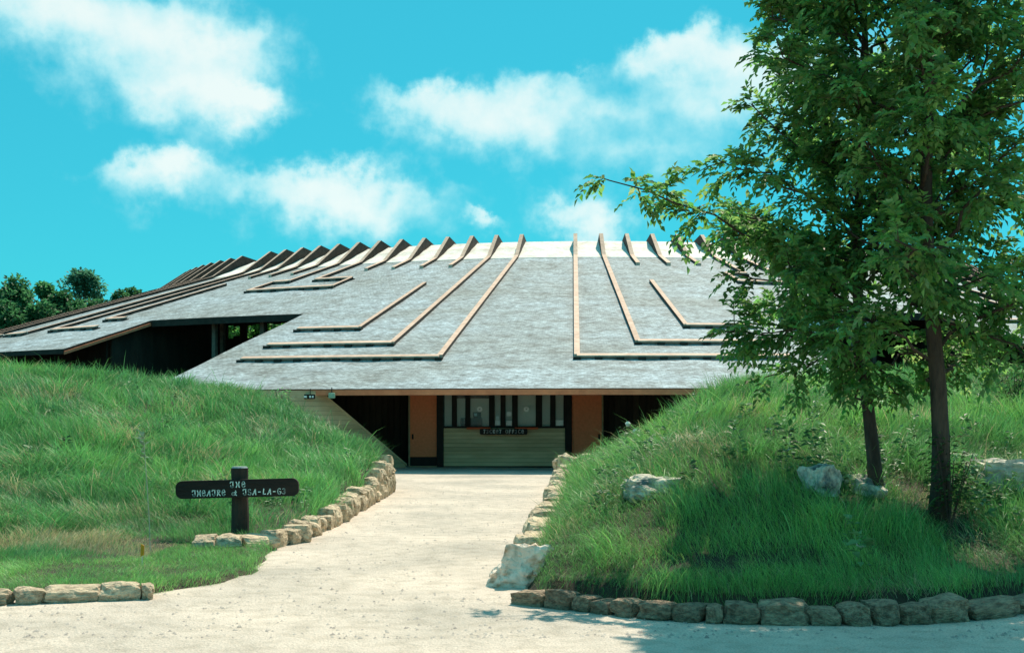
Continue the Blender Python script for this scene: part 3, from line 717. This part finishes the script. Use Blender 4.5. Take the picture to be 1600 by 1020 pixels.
# retaining wall along the one side of the path
wl = empty('stone_wall', (-2.9, 20, 0), label='low rubble stone wall rising along the path below the sign mound', cat='wall')
poly = [(-3.95, 15.15, 0), (-3.5, 15.2, 0), (-3.12, 15.65, 0), (-2.95, 16.4, 0), (-2.88, 18, 0), (-2.86, 22, 0), (-2.88, 28.1, 0)]
def wh(y): return float(np.interp(y, [15, 16.5, 18, 20, 22.5, 25, 26.5, 28.2], [.24, .24, .24, .27, .34, .46, .68, .76]))
for (p, a, w) in along(poly, .36):
    h = wh(p.y) * random.uniform(.72, 1.2)
    if h < .4: stone(wl, m_stone, (p.x + 2.9 + random.uniform(-.04, .04), p.y - 20, h * .45), (w * .97, random.uniform(.24, .34), h), a)
    else:
        h1 = h * random.uniform(.45, .6)
        stone(wl, m_stone, (p.x + 2.9, p.y - 20, h1 * .48), (w, .34, h1), a); stone(wl, m_stone, (p.x + 2.9 - .03, p.y - 20, h1 + (h - h1) * .45), (w * .97, .3, h - h1), a)
for x_, w, h0, h1 in ((-3.08, .46, 0, .36), (-3.5, .42, 0, .3), (-3.05, .5, .36, .6), (-3.56, .46, .3, .62), (-3.15, .56, .6, .78), (-3.7, .6, .62, .8), (-4.1, .4, .3, .7)):
    stone(wl, m_stone, (x_ + 2.9, 28.3 - 20, (h0 + h1) / 2), (w, .4, h1 - h0), 0)
# wall on the other side
wr = empty('stone_wall', (.8, 24, 0), label='tumbled rubble stone edging where the path meets the grassy bank beyond the pale boulder', cat='wall')
poly = [(.3, 14.6, 0), (.5, 17.6, 0), (.68, 19.9, 0), (1.12, 26.7, 0), (1.42, 31.0, 0)]
def wh2(y): return float(np.interp(y, [14, 18, 24, 29, 32], [.22, .30, .42, .62, .78]))
for (p, a, w) in along(poly, .5):
    h = wh2(p.y) * random.uniform(.75, 1.15)
    stone(wr, m_stone, (p.x - .8 + random.uniform(-.08, .05), p.y - 24, h * .42), (w, .36, h), a)
for (x_, y_, z_, sx, sz) in ((1.75, 31.2, .62, .7, .16), (1.35, 31.0, .50, .5, .34), (2.15, 31.5, .68, .6, .16), (1.3, 30.2, .2, .5, .4), (1.7, 31.3, .25, .6, .5), (2.2, 31.6, .3, .6, .6)):
    stone(wr, m_stone, (x_ - .8, y_ - 24, z_), (sx, .5, sz), 0)
# kerb in front of the tree bank
def road_pt(x, y): Y = EYE * FPX / (y - YH); return ((x - 800) / FPX * Y, Y)
kb = empty('stone_kerb', (2, 10, 0), label='dark sandstone kerb curving below the bank with the trees', cat='kerb')
kx = [806, 860, 905, 935, 965, 1003, 1058, 1107, 1134, 1190, 1266, 1315, 1363, 1408, 1452, 1510, 1590, 1660, 1740]
ky = lambda x: float(np.interp(x, [800, 860, 1000, 1100, 1200, 1300, 1400, 1450, 1510, 1588, 1740], [944, 950, 966, 974, 978, 979, 977, 974, 970, 960, 938]))
for a, b in zip(kx[:-1], kx[1:]):
    A = Vector(road_pt(a, ky(a))); B = Vector(road_pt(b, ky(b))); c = (A + B) / 2; w = (B - A).length; h = random.uniform(.135, .195) if a > 990 else random.uniform(.11, .16)
    stone(kb, m_kerb, (c.x - 2, c.y + .12 - 10, h * .45), (w * .9, .25, h), math.atan2(B.y - A.y, B.x - A.x))
# kerb stones at the sign side
kl = empty('stone_kerb', (-4, 11.2, 0), label='short kerb of flat brown stones at the corner of the sign lawn', cat='kerb')
for a, b, h in ((-180, -95, .15), (-95, 12, .16), (14, 64, .15), (65, 151, .15), (152, 216, .16), (215, 236, .14)):
    A = Vector(road_pt(a, 946 - a * .045)); B = Vector(road_pt(b, 946 - b * .045)); c = (A + B) / 2
    stone(kl, m_stone, (c.x + 4, c.y + .1 - 11.2, h * .42), ((B - A).length * .9, .24, h * .95), math.atan2(B.y - A.y, B.x - A.x))
def boulder(loc, size, rz, m, label, seed, group=None, tilt=(0, 0), round_=.5, shear=0):
    me = rock_mesh(seed, 15, round_, .34)
    if shear:
        for v in me.vertices: v.co.x += shear * v.co.z; v.co.x *= 1 - .35 * max(0, v.co.z)
    o = obj('boulder', me, m, None, loc=loc, rot=(tilt[0], tilt[1], rz), smooth=False, label=label, cat='boulder')
    o.scale = size; return o
boulder((.10, 12.2, .13), (.60, .50, .47), .0, m_pink, 'big pale pinkish boulder at the corner of path and kerb', 3, tilt=(-.25, .05), round_=.35, shear=.30)
x_, y_, z_ = ground_at(1020, 775); boulder((x_, y_ + .15, z_ + .04), (.56, .42, .30), .1, m_grey, 'low pale rock with blue grey end in the sunny grass slope', 8)
x_, y_, z_ = ground_at(1287, 772); boulder((x_, y_ + .1, z_ + .06), (.34, .34, .46), .6, m_grey, 'upright blue grey rock with a dark hollow in the tree shade', 12)
x_, y_, z_ = ground_at(1355, 775); boulder((x_, y_ + .2, z_ + .04), (.5, .4, .34), -.3, m_grey, 'blue and cream rock behind the thinner tree trunk', 21)
for i, (px_, py_, sz, lb) in enumerate(((1568, 772, (1.0, .7, .58), 'large rugged grey white rock beyond the leafy sapling'), (1500, 735, (.5, .4, .3), 'small white rock between the sapling and the large rugged rock'))):
    x_, y_, z_ = ground_at(px_, py_); boulder((x_ + .1, y_ + .2, z_ + sz[2] * .2), sz, .2 + i, m_grey, lb, 31 + i)

# ------------------------------------------------------------------ sign post
x_, y_, z_ = ground_at(375, 838); S_ = FPX / y_
sg = empty('name_sign', (x_, y_, z_), label='dark wooden name board on a round stump post by the stone wall', cat='sign')
def sz_(py): return EYE + (YH - py) / S_ - z_
mb = MB(); n = 14
mb.tube([(0, 0, -.15), (.004, 0, sz_(800)), (.0, 0, sz_(770)), (-.004, 0, sz_(731))], [.125, .115, .112, .110], 16)
for i, v in enumerate(mb.v): mb.v[i] = (v[0] * (1 + .05 * math.sin(v[2] * 9 + v[0] * 60)), v[1], v[2])
obj('post', mb.mesh('post'), mat('charred_log', (.055, .04, .03), (.025, .018, .014), scale=7, stretch=(1, 1, .2), bump=.7), sg)
mb = MB().tube([(-.004, 0, sz_(731) + .001), (-.004, 0, sz_(731) + .02)], [.108, .095], 16); obj('post_cap', mb.mesh('post_cap'), mat('weathered_end_grain', (.36, .42, .42), (.2, .24, .24), scale=18), sg)
bw = 190 / S_; bo = obj('board', plate(bw, 27.5 / S_, .06, 10 / S_, 6), m_sign, sg, loc=(0, -.145, sz_(761.8)), rot=(0, R(-1.5), 0))
obj('lettering', lettering('THE', 8.6 / S_, 1.05, .0115), m_letter, bo, loc=(.01, -.0305, 1.9 / S_))
obj('lettering', lettering('THEATRE at TSA-LA-GI', 8.8 / S_, .87, .0115), m_letter, bo, loc=(.02, -.0305, -10.2 / S_))

# thin stake in the slope with a leafy head, and a small orange marker
x_, y_, z_ = ground_at(235, 862)
st = empty('thin_stake', (x_, y_, z_), label='thin pale dry stalk standing on the grassy slope with a frayed head', cat='stalk')
S2 = FPX / y_
mb = MB().tube([(0, 0, -.05), (-.02, .02, 50 / S2), (-.05, .02, 110 / S2), (-.085, .03, 172 / S2)], [.006, .006, .005, .004], 5); obj('stem', mb.mesh('stem'), mat('dry_stalk', (.42, .44, .34), (.3, .32, .24)), st)
hv = MB()
for i in range(26):
    a = random.uniform(0, 6.28); zz = random.uniform(145, 185) / S2; l = random.uniform(.05, .13); o_ = Vector((-.075 - zz * .005, .03, zz)); d = Vector((math.cos(a), math.sin(a), random.uniform(-.2, 1))).normalized(); s_ = d.orthogonal().normalized() * .012
    hv.add([o_, o_ + d * l * .5 + s_, o_ + d * l, o_ + d * l * .5 - s_], [(0, 1, 2, 3)])
obj('leaf_head', hv.mesh('leaf_head'), mat('grey_green_leaf', (.26, .34, .22), (.16, .24, .14)), st)
x_, y_, z_ = ground_at(222, 884)
om = empty('orange_marker', (x_, y_, z_), label='tiny bright orange plastic marker in the short grass of the lawn', cat='marker')
obj('flag', MB().prism([(-.018, .1), (.02, .12), (.024, .22), (-.012, .24)], -.004, .004, 'y').mesh('flag'), mat('orange_plastic', (.85, .33, .03), (.7, .25, .02)), om)
obj('stem', MB().tube([(0, 0, -.05), (0, .004, .14)], [.004, .004], 5).mesh('stem'), mat('white_wire', (.7, .72, .7)), om)

# ------------------------------------------------------------------ foliage tools
def ortho(d):
    up = np.tile(np.array([0, 0, 1.0]), (len(d), 1)); s = np.cross(d, up); n = np.linalg.norm(s, axis=1, keepdims=True); bad = n[:, 0] < 1e-3
    s[bad] = (1, 0, 0); n[bad] = 1; return s / n
def unit(v): return v / np.maximum(np.linalg.norm(v, axis=1, keepdims=True), 1e-9)
def leaf_quads(pos, d, ln, wd, tone, fold=.25):
    """pointed folded leaves: 4 verts, 2 tris each sharing the midrib"""
    k = len(pos); s = ortho(d); n = np.cross(s, d); a = rng.uniform(-.8, .8, (k, 1)); s2 = s * np.cos(a) + n * np.sin(a); n2 = np.cross(s2, d)
    ln = np.asarray(ln).reshape(-1, 1) * np.ones((k, 1)); wd = np.asarray(wd).reshape(-1, 1) * np.ones((k, 1))
    mid = pos + d * ln * .45
    v = np.stack([pos, mid + s2 * wd * .5 + n2 * wd * fold, pos + d * ln - n2 * ln * .08, mid - s2 * wd * .5 + n2 * wd * fold], 1).reshape(-1, 3)
    f = (np.arange(k)[:, None, None] * 4 + np.array([(0, 1, 2), (0, 2, 3)])[None]).ravel()
    t = np.repeat(np.concatenate([tone, np.ones((k, 1))], 1), 4, 0)
    return v, f, t
def greens(k, base, var, yellow=.0):
    c = np.array(base)[None] * (1 + rng.normal(0, var, (k, 1)))
    c = c * (1 + rng.normal(0, var * .35, (k, 3))); y = rng.random(k) < yellow; c[y] = c[y] * np.array([2.6, 1.35, .8]); return np.clip(c, .002, .9)

m_leaf = foliage_mat('walnut_leaf', .55); m_bark = mat('bark', (.085, .062, .045), (.035, .026, .02), scale=10, stretch=(1, 1, .25), bump=1.0, bscale=14, detail=8)
def near_tree(name, base, H, r0, seed, lean, Lmax, zmin, extra, label, nb=36, side=None):
    rs = np.random.default_rng(seed)
    o = empty(name, base, label=label, cat='tree', group=None)
    tr = MB(); n = 14; trunk = []
    for i in range(n + 1):
        t_ = i / n; trunk.append(Vector((lean[0] * t_ * H + .09 * math.sin(t_ * 8 + seed), lean[1] * t_ * H + .09 * math.cos(t_ * 6 + seed), -.15 + t_ * (H + .15))))
    rad = [r0 * (1.35 if i == 0 else 1.1 if i == 1 else 1) * (1 - .82 * i / n) + .008 for i in range(n + 1)]
    tr.tube(trunk, rad, 10)
    limb = MB(); P = []; Dv = []
    def at(t_): f_ = t_ * n; i = min(int(f_), n - 1); return trunk[i].lerp(trunk[i + 1], f_ - i)
    specs = []
    for i in range(nb):
        t_ = zmin / H + (1 - zmin / H) * ((i + .5) / nb) ** .95; az = i * 2.39996 + seed + rs.uniform(-.3, .3)
        prof = math.sin(math.pi * min(1, .22 + .72 * (t_ - zmin / H) / (1 - zmin / H))) ** .7
        specs.append((t_, az, Lmax * prof * rs.uniform(.7, 1.2), rs.uniform(.2, .75) + .25 * t_))
    for (z0, tip) in extra: specs.append((z0 / H, None, tip, None))
    for (t_, az, L_, el) in specs:
        p0 = at(min(t_, .97))
        if az is None: tip = Vector(L_) ; ln = (tip - p0).length; d = (tip - p0).normalized()
        else: d = Vector((math.cos(az) * math.cos(el), math.sin(az) * math.cos(el), math.sin(el))); ln = L_
        m = 7; pts = []
        for j in range(m + 1):
            u = j / m; q_ = p0 + d * ln * u + Vector((rs.normal(0, .05), rs.normal(0, .05), (-.16 if az is not None else .12 * (1 - u)) * ln * u * u * (1 if az is not None else 1) + rs.normal(0, .02))); pts.append(q_)
        if az is None: pts[-1] = Vector(L_)
        br = max(.012, r0 * .30 * (1 - t_ * .6) * min(1, ln / 1.6)); limb.tube(pts, [br * (1 - .8 * j / m) + .004 for j in range(m + 1)], 5)
        nsub = int(max(3, ln * 6.3))
        for k in range(nsub):
            u = .38 + .62 * (k + rs.random()) / nsub if az is not None else .12 + .88 * (k + rs.random()) / nsub
            f_ = u * m; i = min(int(f_), m - 1); b = pts[i].lerp(pts[i + 1], f_ - i)
            sd = (d * .8 + Vector((0, 0, .15)) + Vector(rs.normal(0, .85, 3)) * Vector((1, 1, .55)).length * .62); sd.normalize(); sl_ = rs.uniform(.22, .52) * (1.15 - .4 * u) * (1 if az is not None else .62)
            e = b + sd * sl_ + Vector((0, 0, -.06)); mid_ = b.lerp(e, .5) + Vector((0, 0, .03))
            limb.tube([b, mid_, e], [.007, .005, .003], 4, cap=False)
            nl = int(5 + sl_ * 13)
            for w in range(nl):
                g = (w + rs.random()) / nl; P.append(b.lerp(e, g) + Vector((0, 0, .03 * math.sin(g * 3.1))))
                ld = sd * .8 + Vector(rs.normal(0, .55, 3)); ld.z -= .12; ld.normalize(); Dv.append(ld)
    P = np.array([tuple(p) for p in P]); Dv = np.array([tuple(p) for p in Dv]); K_ = len(P)
    # compound leaves: drooping rachis with paired leaflets
    M_ = 9; RL_ = rs.uniform(.18, .30, K_); tone_c = rs.normal(1, .3, K_)
    pos = []; dr = []; ln = []; tn = []
    s = ortho(Dv)
    base_c = np.array([.15, .31, .09])
    clump = .75 + .5 * fbm2(P[:, 0] * 1.3 + P[:, 2] * .6, P[:, 1] * 1.3 + P[:, 2] * .9, seed)
    for j in range(M_):
        u = (j // 2 + 1) / (M_ // 2 + 1); sg_ = 1 if j % 2 else -1
        if j == M_ - 1: sg_ = 0; u = 1
        p = P + Dv * (RL_ * u)[:, None]; p[:, 2] -= (.28 * u * u * RL_)
        tang = Dv.copy(); tang[:, 2] -= .5 * u; tang = unit(tang)
        dd = unit(tang * (.75 if sg_ else 1) + s * sg_ * .8 + rs.normal(0, .22, (K_, 3)) + np.array([0, 0, -.10]))
        pos.append(p); dr.append(dd); ln.append(rs.uniform(.075, .115, K_) * (1 - .15 * abs(u - .6)))
        c = base_c[None] * (tone_c * clump)[:, None] * (1 + rs.normal(0, .12, (K_, 3))); tn.append(np.clip(c, .008, .4))
    pos = np.concatenate(pos); dr = np.concatenate(dr); ln = np.concatenate(ln); tn = np.concatenate(tn)
    v, f, t_ = leaf_quads(pos, dr, ln, ln * .54, tn)
    me = bulk('crown', v, f, np.full(len(f) // 3, 3), t_)
    obj('trunk', tr.mesh('trunk'), m_bark, o, smooth=True); obj('limbs', limb.mesh('limbs', fix=False), m_bark, o); obj('crown', me, m_leaf, o)
    return o
b1 = ground_at(1457, 812); b2 = ground_at(1357, 768)
near_tree('walnut_tree', b1, 6.9, .088, 1, (.0, .0), 1.85, 1.45, [(2.2, (-.9, .3, 5.2)), (2.8, (.9, .4, 5.6)), (2.6, (1.3, .2, 2.0)), (2.5, (-1.1, .9, 2.9)), (2.2, (.9, -.4, 1.55)), (3.2, (1.5, .6, 3.3)), (4.0, (1.5, -.2, 4.4))],
          'taller broad tree with thick straight bark trunk on the shaded bank', nb=36)
near_tree('walnut_tree', b2, 6.6, .064, 2, (-.02, .0), 1.8, .95,
          [(2.4, (-.7, .2, 5.6)), (2.2, (.6, .5, 5.0)), (2.4, (-1.2, 1.3, 3.0)), (2.0, (-.9, 1.4, 2.1)), (2.4, (-2.8, -.1, 3.32)), (2.2, (-1.45, .2, 2.9)), (2.0, (-1.3, .5, 2.4)), (1.8, (-1.15, .0, 1.7)), (1.6, (-1.0, .4, 1.25)), (2.6, (-1.3, .7, 3.1)), (1.7, (-.2, -.6, 1.15)), (3.2, (-1.3, -.2, 4.1)), (1.6, (.25, -.4, 1.0)), (3.6, (-1.0, .5, 4.8))],
          'slimmer tree with thin trunk and one long leafy branch reaching toward the roof', nb=36)

# sapling beside the trunk
def leafy_plant(name, base, h, nst, spread, leaf, base_c, n, label, cat, seed, grp=None):
    rs = np.random.default_rng(seed); o = empty(name, base, label=label, cat=cat); mb = MB(); P = []; Dd = []
    for i in range(nst):
        a = rs.uniform(0, 6.28); tip = Vector((math.cos(a) * spread * rs.random(), math.sin(a) * spread * rs.random(), h * rs.uniform(.7, 1))) if i else Vector((0, 0, h))
        mb.tube([(0, 0, -.04), tip * .5 + Vector((0, 0, .02)), tip], [.009, .007, .004], 5)
        for k in range(n // nst):
            u = rs.uniform(.25, 1); b = tip * u; a2 = rs.uniform(0, 6.28); l = rs.uniform(.02, spread * .6); P.append(tuple(b + Vector((math.cos(a2) * l, math.sin(a2) * l, rs.uniform(-.04, .08))))); Dd.append((math.cos(a2), math.sin(a2), rs.uniform(-.7, .3)))
    P = np.array(P); Dd = unit(np.array(Dd)); k = len(P)
    v, f, t_ = leaf_quads(P, Dd, rs.uniform(leaf * .7, leaf * 1.3, k), leaf * .45, greens(k, base_c, .25)); 
    obj('stem', mb.mesh('stem'), m_bark, o); obj('foliage', bulk('foliage', v, f, np.full(len(f) // 3, 3), t_), m_leaf, o); return o
leafy_plant('sapling', ground_at(1484, 826), .95, 7, .34, .07, (.06, .12, .04), 420, 'young leafy sapling beside the thick tree trunk', 'sapling', 5)
fp = leafy_plant('flowering_weed', ground_at(982, 700), .55, 6, .22, .07, (.10, .17, .08), 120, 'small weed with a white flower head on the bank by the entrance', 'weed', 6)
mb = MB()
for (dx, dy, dz) in ((-.02, -.05, .6), (.16, -.05, .42)): mb.tube([(dx, dy, dz - .07), (dx, dy, dz), (dx, dy, dz + .05)], [.03, .07, .03], 8)
obj('flower_head', mb.mesh('flower_head'), mat('white_petals', (.8, .8, .74), (.6, .62, .55), scale=30), fp)
leafy_plant('bush', ground_at(1585, 640, 12), .8, 9, .5, .08, (.05, .10, .035), 500, 'dark leafy bush on the bank beside the large rugged rock', 'bush', 9)
leafy_plant('weed', ((440 - 800) / FPX * 35.5, 35.5, tz((440 - 800) / FPX * 35.5, 35.5)), .8, 7, .4, .12, (.10, .22, .10), 220, 'leafy weed rising before the hanging board at the eave', 'weed', 10)

# ------------------------------------------------------------------ far trees
m_far = foliage_mat('far_leaf', .5)
def far_tree(name, x, y, z0, h, w, seed, base_c, label, group=None, nleaf=6500, leaf=.5, cat='tree'):
    rs = np.random.default_rng(seed); o = empty(name, (x, y, z0), label=label, cat=cat, group=group); mb = MB()
    mb.tube([(0, 0, -.3), (.1, 0, h * .3), (0, .1, h * .75)], [.028 * h, .02 * h, .006 * h], 7)
    C_ = []; 
    for i in range(26):
        a = rs.uniform(0, 6.28); u = rs.random(); zz = h * (.22 + .72 * u); rr2 = w * .5 * math.sin(math.pi * min(1, .18 + .8 * u)) ** .7 * rs.uniform(.35, 1); c = (math.cos(a) * rr2, math.sin(a) * rr2, zz); C_.append((c, rs.uniform(.13, .22) * w))
        mb.tube([(0, 0, zz * .6), tuple(k_ * .9 for k_ in c[:2]) + (zz,)], [.007 * h, .002 * h], 4)
    C0 = np.array([c for c, r in C_]); CR = np.array([r for c, r in C_]); ci = rs.integers(0, len(C_), nleaf)
    dv = unit(rs.normal(0, 1, (nleaf, 3))); P = C0[ci] + dv * (CR[ci] * rs.uniform(.45, 1.12, nleaf))[:, None] * np.array([1, 1, .75])
    Dd = unit(dv * .6 + rs.normal(0, .6, (nleaf, 3)) + np.array([0, 0, -.2])); tone = np.clip(np.array(base_c)[None] * (1 + rs.normal(0, .2, (nleaf, 1))) * (.8 + .4 * rs.random(len(C_)))[ci][:, None], .004, .5)
    v, f, t_ = leaf_quads(P, Dd, rs.uniform(leaf * .6, leaf * 1.3, nleaf), leaf * .75, tone)
    obj('trunk', mb.mesh('trunk', fix=False), m_bark, o); obj('crown', bulk('crown', v, f, np.full(len(f) // 3, 3), t_), m_far, o); return o
def far_at(px_, top, Y, w_px, seed, c, label, group=None, **kw):
    x = (px_ - 800) / FPX * Y; z0 = tz(x, Y); h = EYE + (YH - top) / FPX * Y - z0; far_tree('broadleaf_tree', x, Y, z0, h, w_px / FPX * Y, seed, c, label, group, **kw)
far_at(25, 430, 118, 110, 50, (.06, .17, .07), 'dark rounded tree at the end of the row behind the roof slope', leaf=.42)
far_at(75, 440, 124, 80, 51, (.065, .19, .075), 'mid green tree between dark tree and the tallest pale tree', leaf=.42)
far_at(130, 414, 132, 105, 52, (.08, .22, .13), 'tallest pale green tree rising above the low roof edge', leaf=.42, nleaf=7500)
far_at(8, 468, 106, 90, 56, (.05, .15, .06), 'low bushy tree where the lobe eave ends, below the dark rounded tree', leaf=.42)
far_at(140, 466, 116, 90, 57, (.05, .15, .06), 'broad dark bushy tree under the tallest pale tree', leaf=.42)
far_at(60, 470, 108, 100, 54, (.05, .15, .06), 'broad low tree at the foot of the distant row, touching the roof line', leaf=.42)
far_at(100, 455, 112, 90, 53, (.05, .15, .06), 'low dark tree in front of the tallest pale tree', leaf=.4)
for i, (px_, top, Y, w, lb) in enumerate(((185, 452, 138, 60, 'small rounded dark tree between the tallest pale tree and the last low tree'), (210, 448, 142, 60, 'last low dark tree of the distant row where the roof edge meets the sky'), (165, 460, 128, 60, 'small dark tree half hidden at the foot of the tallest pale tree'))):
    far_at(px_, top, Y, w, 60 + i, (.055, .15, .06), lb, 'distant trees behind the roof', leaf=.42)
# trees on the open stage inside the ring, seen through the gallery
for i, (px_, Y) in enumerate(((318, 86), (345, 90), (372, 84), (398, 90), (425, 85), (450, 92), (1010, 88), (1080, 92))):
    x = (px_ - 800) / FPX * Y
    far_tree('stage_tree', x, Y, 2.8, 6.3 + .3 * (i % 3), 5.0, 80 + i, (.12, .30, .08), 'green tree on the open stage seen through the gallery openings', 'trees on the open stage', nleaf=2200, leaf=.4)

# ------------------------------------------------------------------ grass
m_grass = foliage_mat('grass_blade', .3, .5)
def shade(X, Y):                       # grass thinned over dark earth under the two trees, deepening their shade
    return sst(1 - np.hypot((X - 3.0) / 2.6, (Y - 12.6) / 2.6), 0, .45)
def grass(name, n, dom, hfun, label, seed, cbase):
    rs = np.random.default_rng(seed); got = 0; XS = []; YS = []
    while got < n:
        k = n * 3; u = rs.random(k); Y = 1 / (1 / 9.3 + u * (1 / 40.0 - 1 / 9.3)); Y = np.where(rs.random(k) < .30, rs.uniform(9.3, 40, k), Y)
        X = rs.uniform(-.56, .56, k) * Y
        gap = fbm2(X * 1.5 + 17, Y * 1.1, seed + 60)
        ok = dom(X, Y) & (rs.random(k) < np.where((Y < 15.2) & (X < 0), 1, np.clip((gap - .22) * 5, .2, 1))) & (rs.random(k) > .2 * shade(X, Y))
        XS.append(X[ok]); YS.append(Y[ok]); got += ok.sum()
    X = np.concatenate(XS)[:n]; Y = np.concatenate(YS)[:n]; Z = terrain(X, Y)
    tuft = vnoise(X * 2.3 + 9, Y * 2.3, seed + 3); H = hfun(X, Y) * rs.uniform(.5, 1.2, n) * (.55 + .85 * tuft); tall = rs.random(n) < .02; H[tall] *= 1.6
    # tufts: jitter towards clump centres
    ta = fbm2(X * .55, Y * .55, seed + 5) * 9.0 + rs.normal(0, 1.1, n); lean = .15 + 1.05 * fbm2(X * 1.1 + 7, Y * 1.1, seed + 9) + rs.normal(0, .18, n)
    d = np.stack([np.cos(ta), np.sin(ta), np.zeros(n)], 1); w = np.clip(H * .018, .0038, .0085) * np.interp(Y, [10, 40], [.85, 2.1])
    s = np.stack([-np.sin(ta), np.cos(ta), np.zeros(n)], 1); fa = rs.uniform(0, 6.28, n); s = unit(s * np.cos(fa)[:, None] + np.stack([np.cos(ta) * np.sin(fa), np.sin(ta) * np.sin(fa), np.zeros(n)], 1))
    B = np.stack([X, Y, Z - .02], 1); lean = np.clip(lean, .08, 1.25)
    def pt(u):
        ang = lean * (.25 + .95 * u); return B + d * (np.sin(ang) * H * u)[:, None] + np.array([0, 0, 1.0]) * (np.cos(ang) * H * u)[:, None]
    p0, p1, p2, p3 = B, pt(.38), pt(.72), pt(1.0); W = (w / 2)[:, None]
    v = np.stack([p0 - s * W, p0 + s * W, p1 - s * W * .95, p1 + s * W * .95, p2 - s * W * .65, p2 + s * W * .65, p3], 1).reshape(-1, 3)
    o = np.arange(n)[:, None] * 7
    f = np.concatenate([o + np.array([0, 1, 3, 2]), o + np.array([2, 3, 5, 4]), o + np.array([4, 5, 6])], 1).ravel(); sz = np.tile([4, 4, 3], n)
    pn = fbm2(X * .35 + 3, Y * .35, seed + 20); dry = fbm2(X * .9 + 31, Y * .7 + 5, seed + 30)
    c = np.array(cbase)[None] * (.40 + .85 * pn + .45 * tuft)[:, None] * (1 + rs.normal(0, .28, (n, 1))) * (1 + rs.normal(0, .08, (n, 3)))
    c = c * (1 + np.array([.9, .25, -.1])[None] * np.clip(pn - .5, 0, 1)[:, None] * 1.6)
    straw = (rs.random(n) < np.clip((dry - .60) * 2.0, .03, .5)) | (dom2(X, Y) & (rs.random(n) < .75))
    c[straw] = np.array([.48, .43, .25])[None] * (1 + rs.normal(0, .2, (straw.sum(), 1)))
    t_ = np.repeat(np.concatenate([np.clip(c, .004, .7), np.ones((n, 1))], 1), 7, 0)
    return obj(name, bulk(name, v, f, sz, t_), m_grass, None, kind='stuff', label=label, cat='grass')
def dom2(X, Y): return (X < -4.2) & (np.abs(Y - (14.9 + .4 * np.sin(X * 2))) < .7)       # strip of dry hay at the foot of the slope
def domL(X, Y): return (ip(Y, XLY) - X > -.35) & (terrain(X, Y) > -.02) & (X < 0) & (Y < 39) & (Y > 9)
def domR(X, Y): return (X - ip(Y, XRY) > .24) & (Y - ip(X, YKX) > .08) & (Y < 39.5)
def hL(X, Y): return np.interp(Y, [11, 14.6, 16.2, 20], [.13, .14, .32, .48]) * (.65 + .7 * fbm2(X * .8, Y * .8, 44)) * np.where((X > -5) & (Y < 16.8), .62, 1)
def hR(X, Y): return np.interp(Y, [10, 12, 16, 24], [.13, .25, .34, .38]) * (.6 + .8 * fbm2(X * .9 + 11, Y * .9, 45))
grass('grass', 200000, domL, hL, 'long wind-blown green grass over the mound behind the name board', 101, (.115, .31, .105))
grass('grass', 190000, domR, hR, 'green grass and weeds over the bank below the two trees', 202, (.13, .32, .10))

# broad-leaved weeds and seed stalks scattered through the grass
def weeds(name, n, dom, label, seed):
    rs = np.random.default_rng(seed); Y = 1 / (1 / 10.0 + rs.random(n * 6) * (1 / 34.0 - 1 / 10.0)); X = rs.uniform(-.54, .54, n * 6) * Y
    ok = dom(X, Y) & (fbm2(X * .5, Y * .5, seed) > .5) & (Y > np.where(X < -1, 17.5, 10.5)); X = X[ok][:n]; Y = Y[ok][:n]; Z = terrain(X, Y); k = len(X); M_ = 22
    h = rs.uniform(.12, .42, k); a = rs.uniform(0, 6.28, (k, M_)); u = rs.random((k, M_))
    P = np.stack([X[:, None] + np.cos(a) * .05 * (1 - u), Y[:, None] + np.sin(a) * .05 * (1 - u), Z[:, None] + h[:, None] * (.25 + .9 * u)], -1).reshape(-1, 3)
    Dd = unit(np.stack([np.cos(a), np.sin(a), rs.uniform(-.3, .6, (k, M_))], -1).reshape(-1, 3)); ln = np.repeat(rs.uniform(.05, .13, k), M_) * rs.uniform(.6, 1.2, k * M_)
    tone = np.repeat(np.array([[.10, .22, .09]]) * (1 + rs.normal(0, .25, (k, 1))), M_, 0); tone[rs.random(k * M_) < .012] = (.5, .5, .4)
    v, f, t_ = leaf_quads(P, Dd, ln, ln * .5, np.clip(tone, .01, .7))
    obj(name, bulk(name, v, f, np.full(len(f) // 3, 3), t_), m_grass, None, kind='stuff', label=label, cat='weeds')
weeds('weeds', 160, domL, 'broad-leaved weeds scattered through the long grass behind the name board', 301)
weeds('weeds', 260, domR, 'broad-leaved weeds scattered through the grass below the two trees', 302)
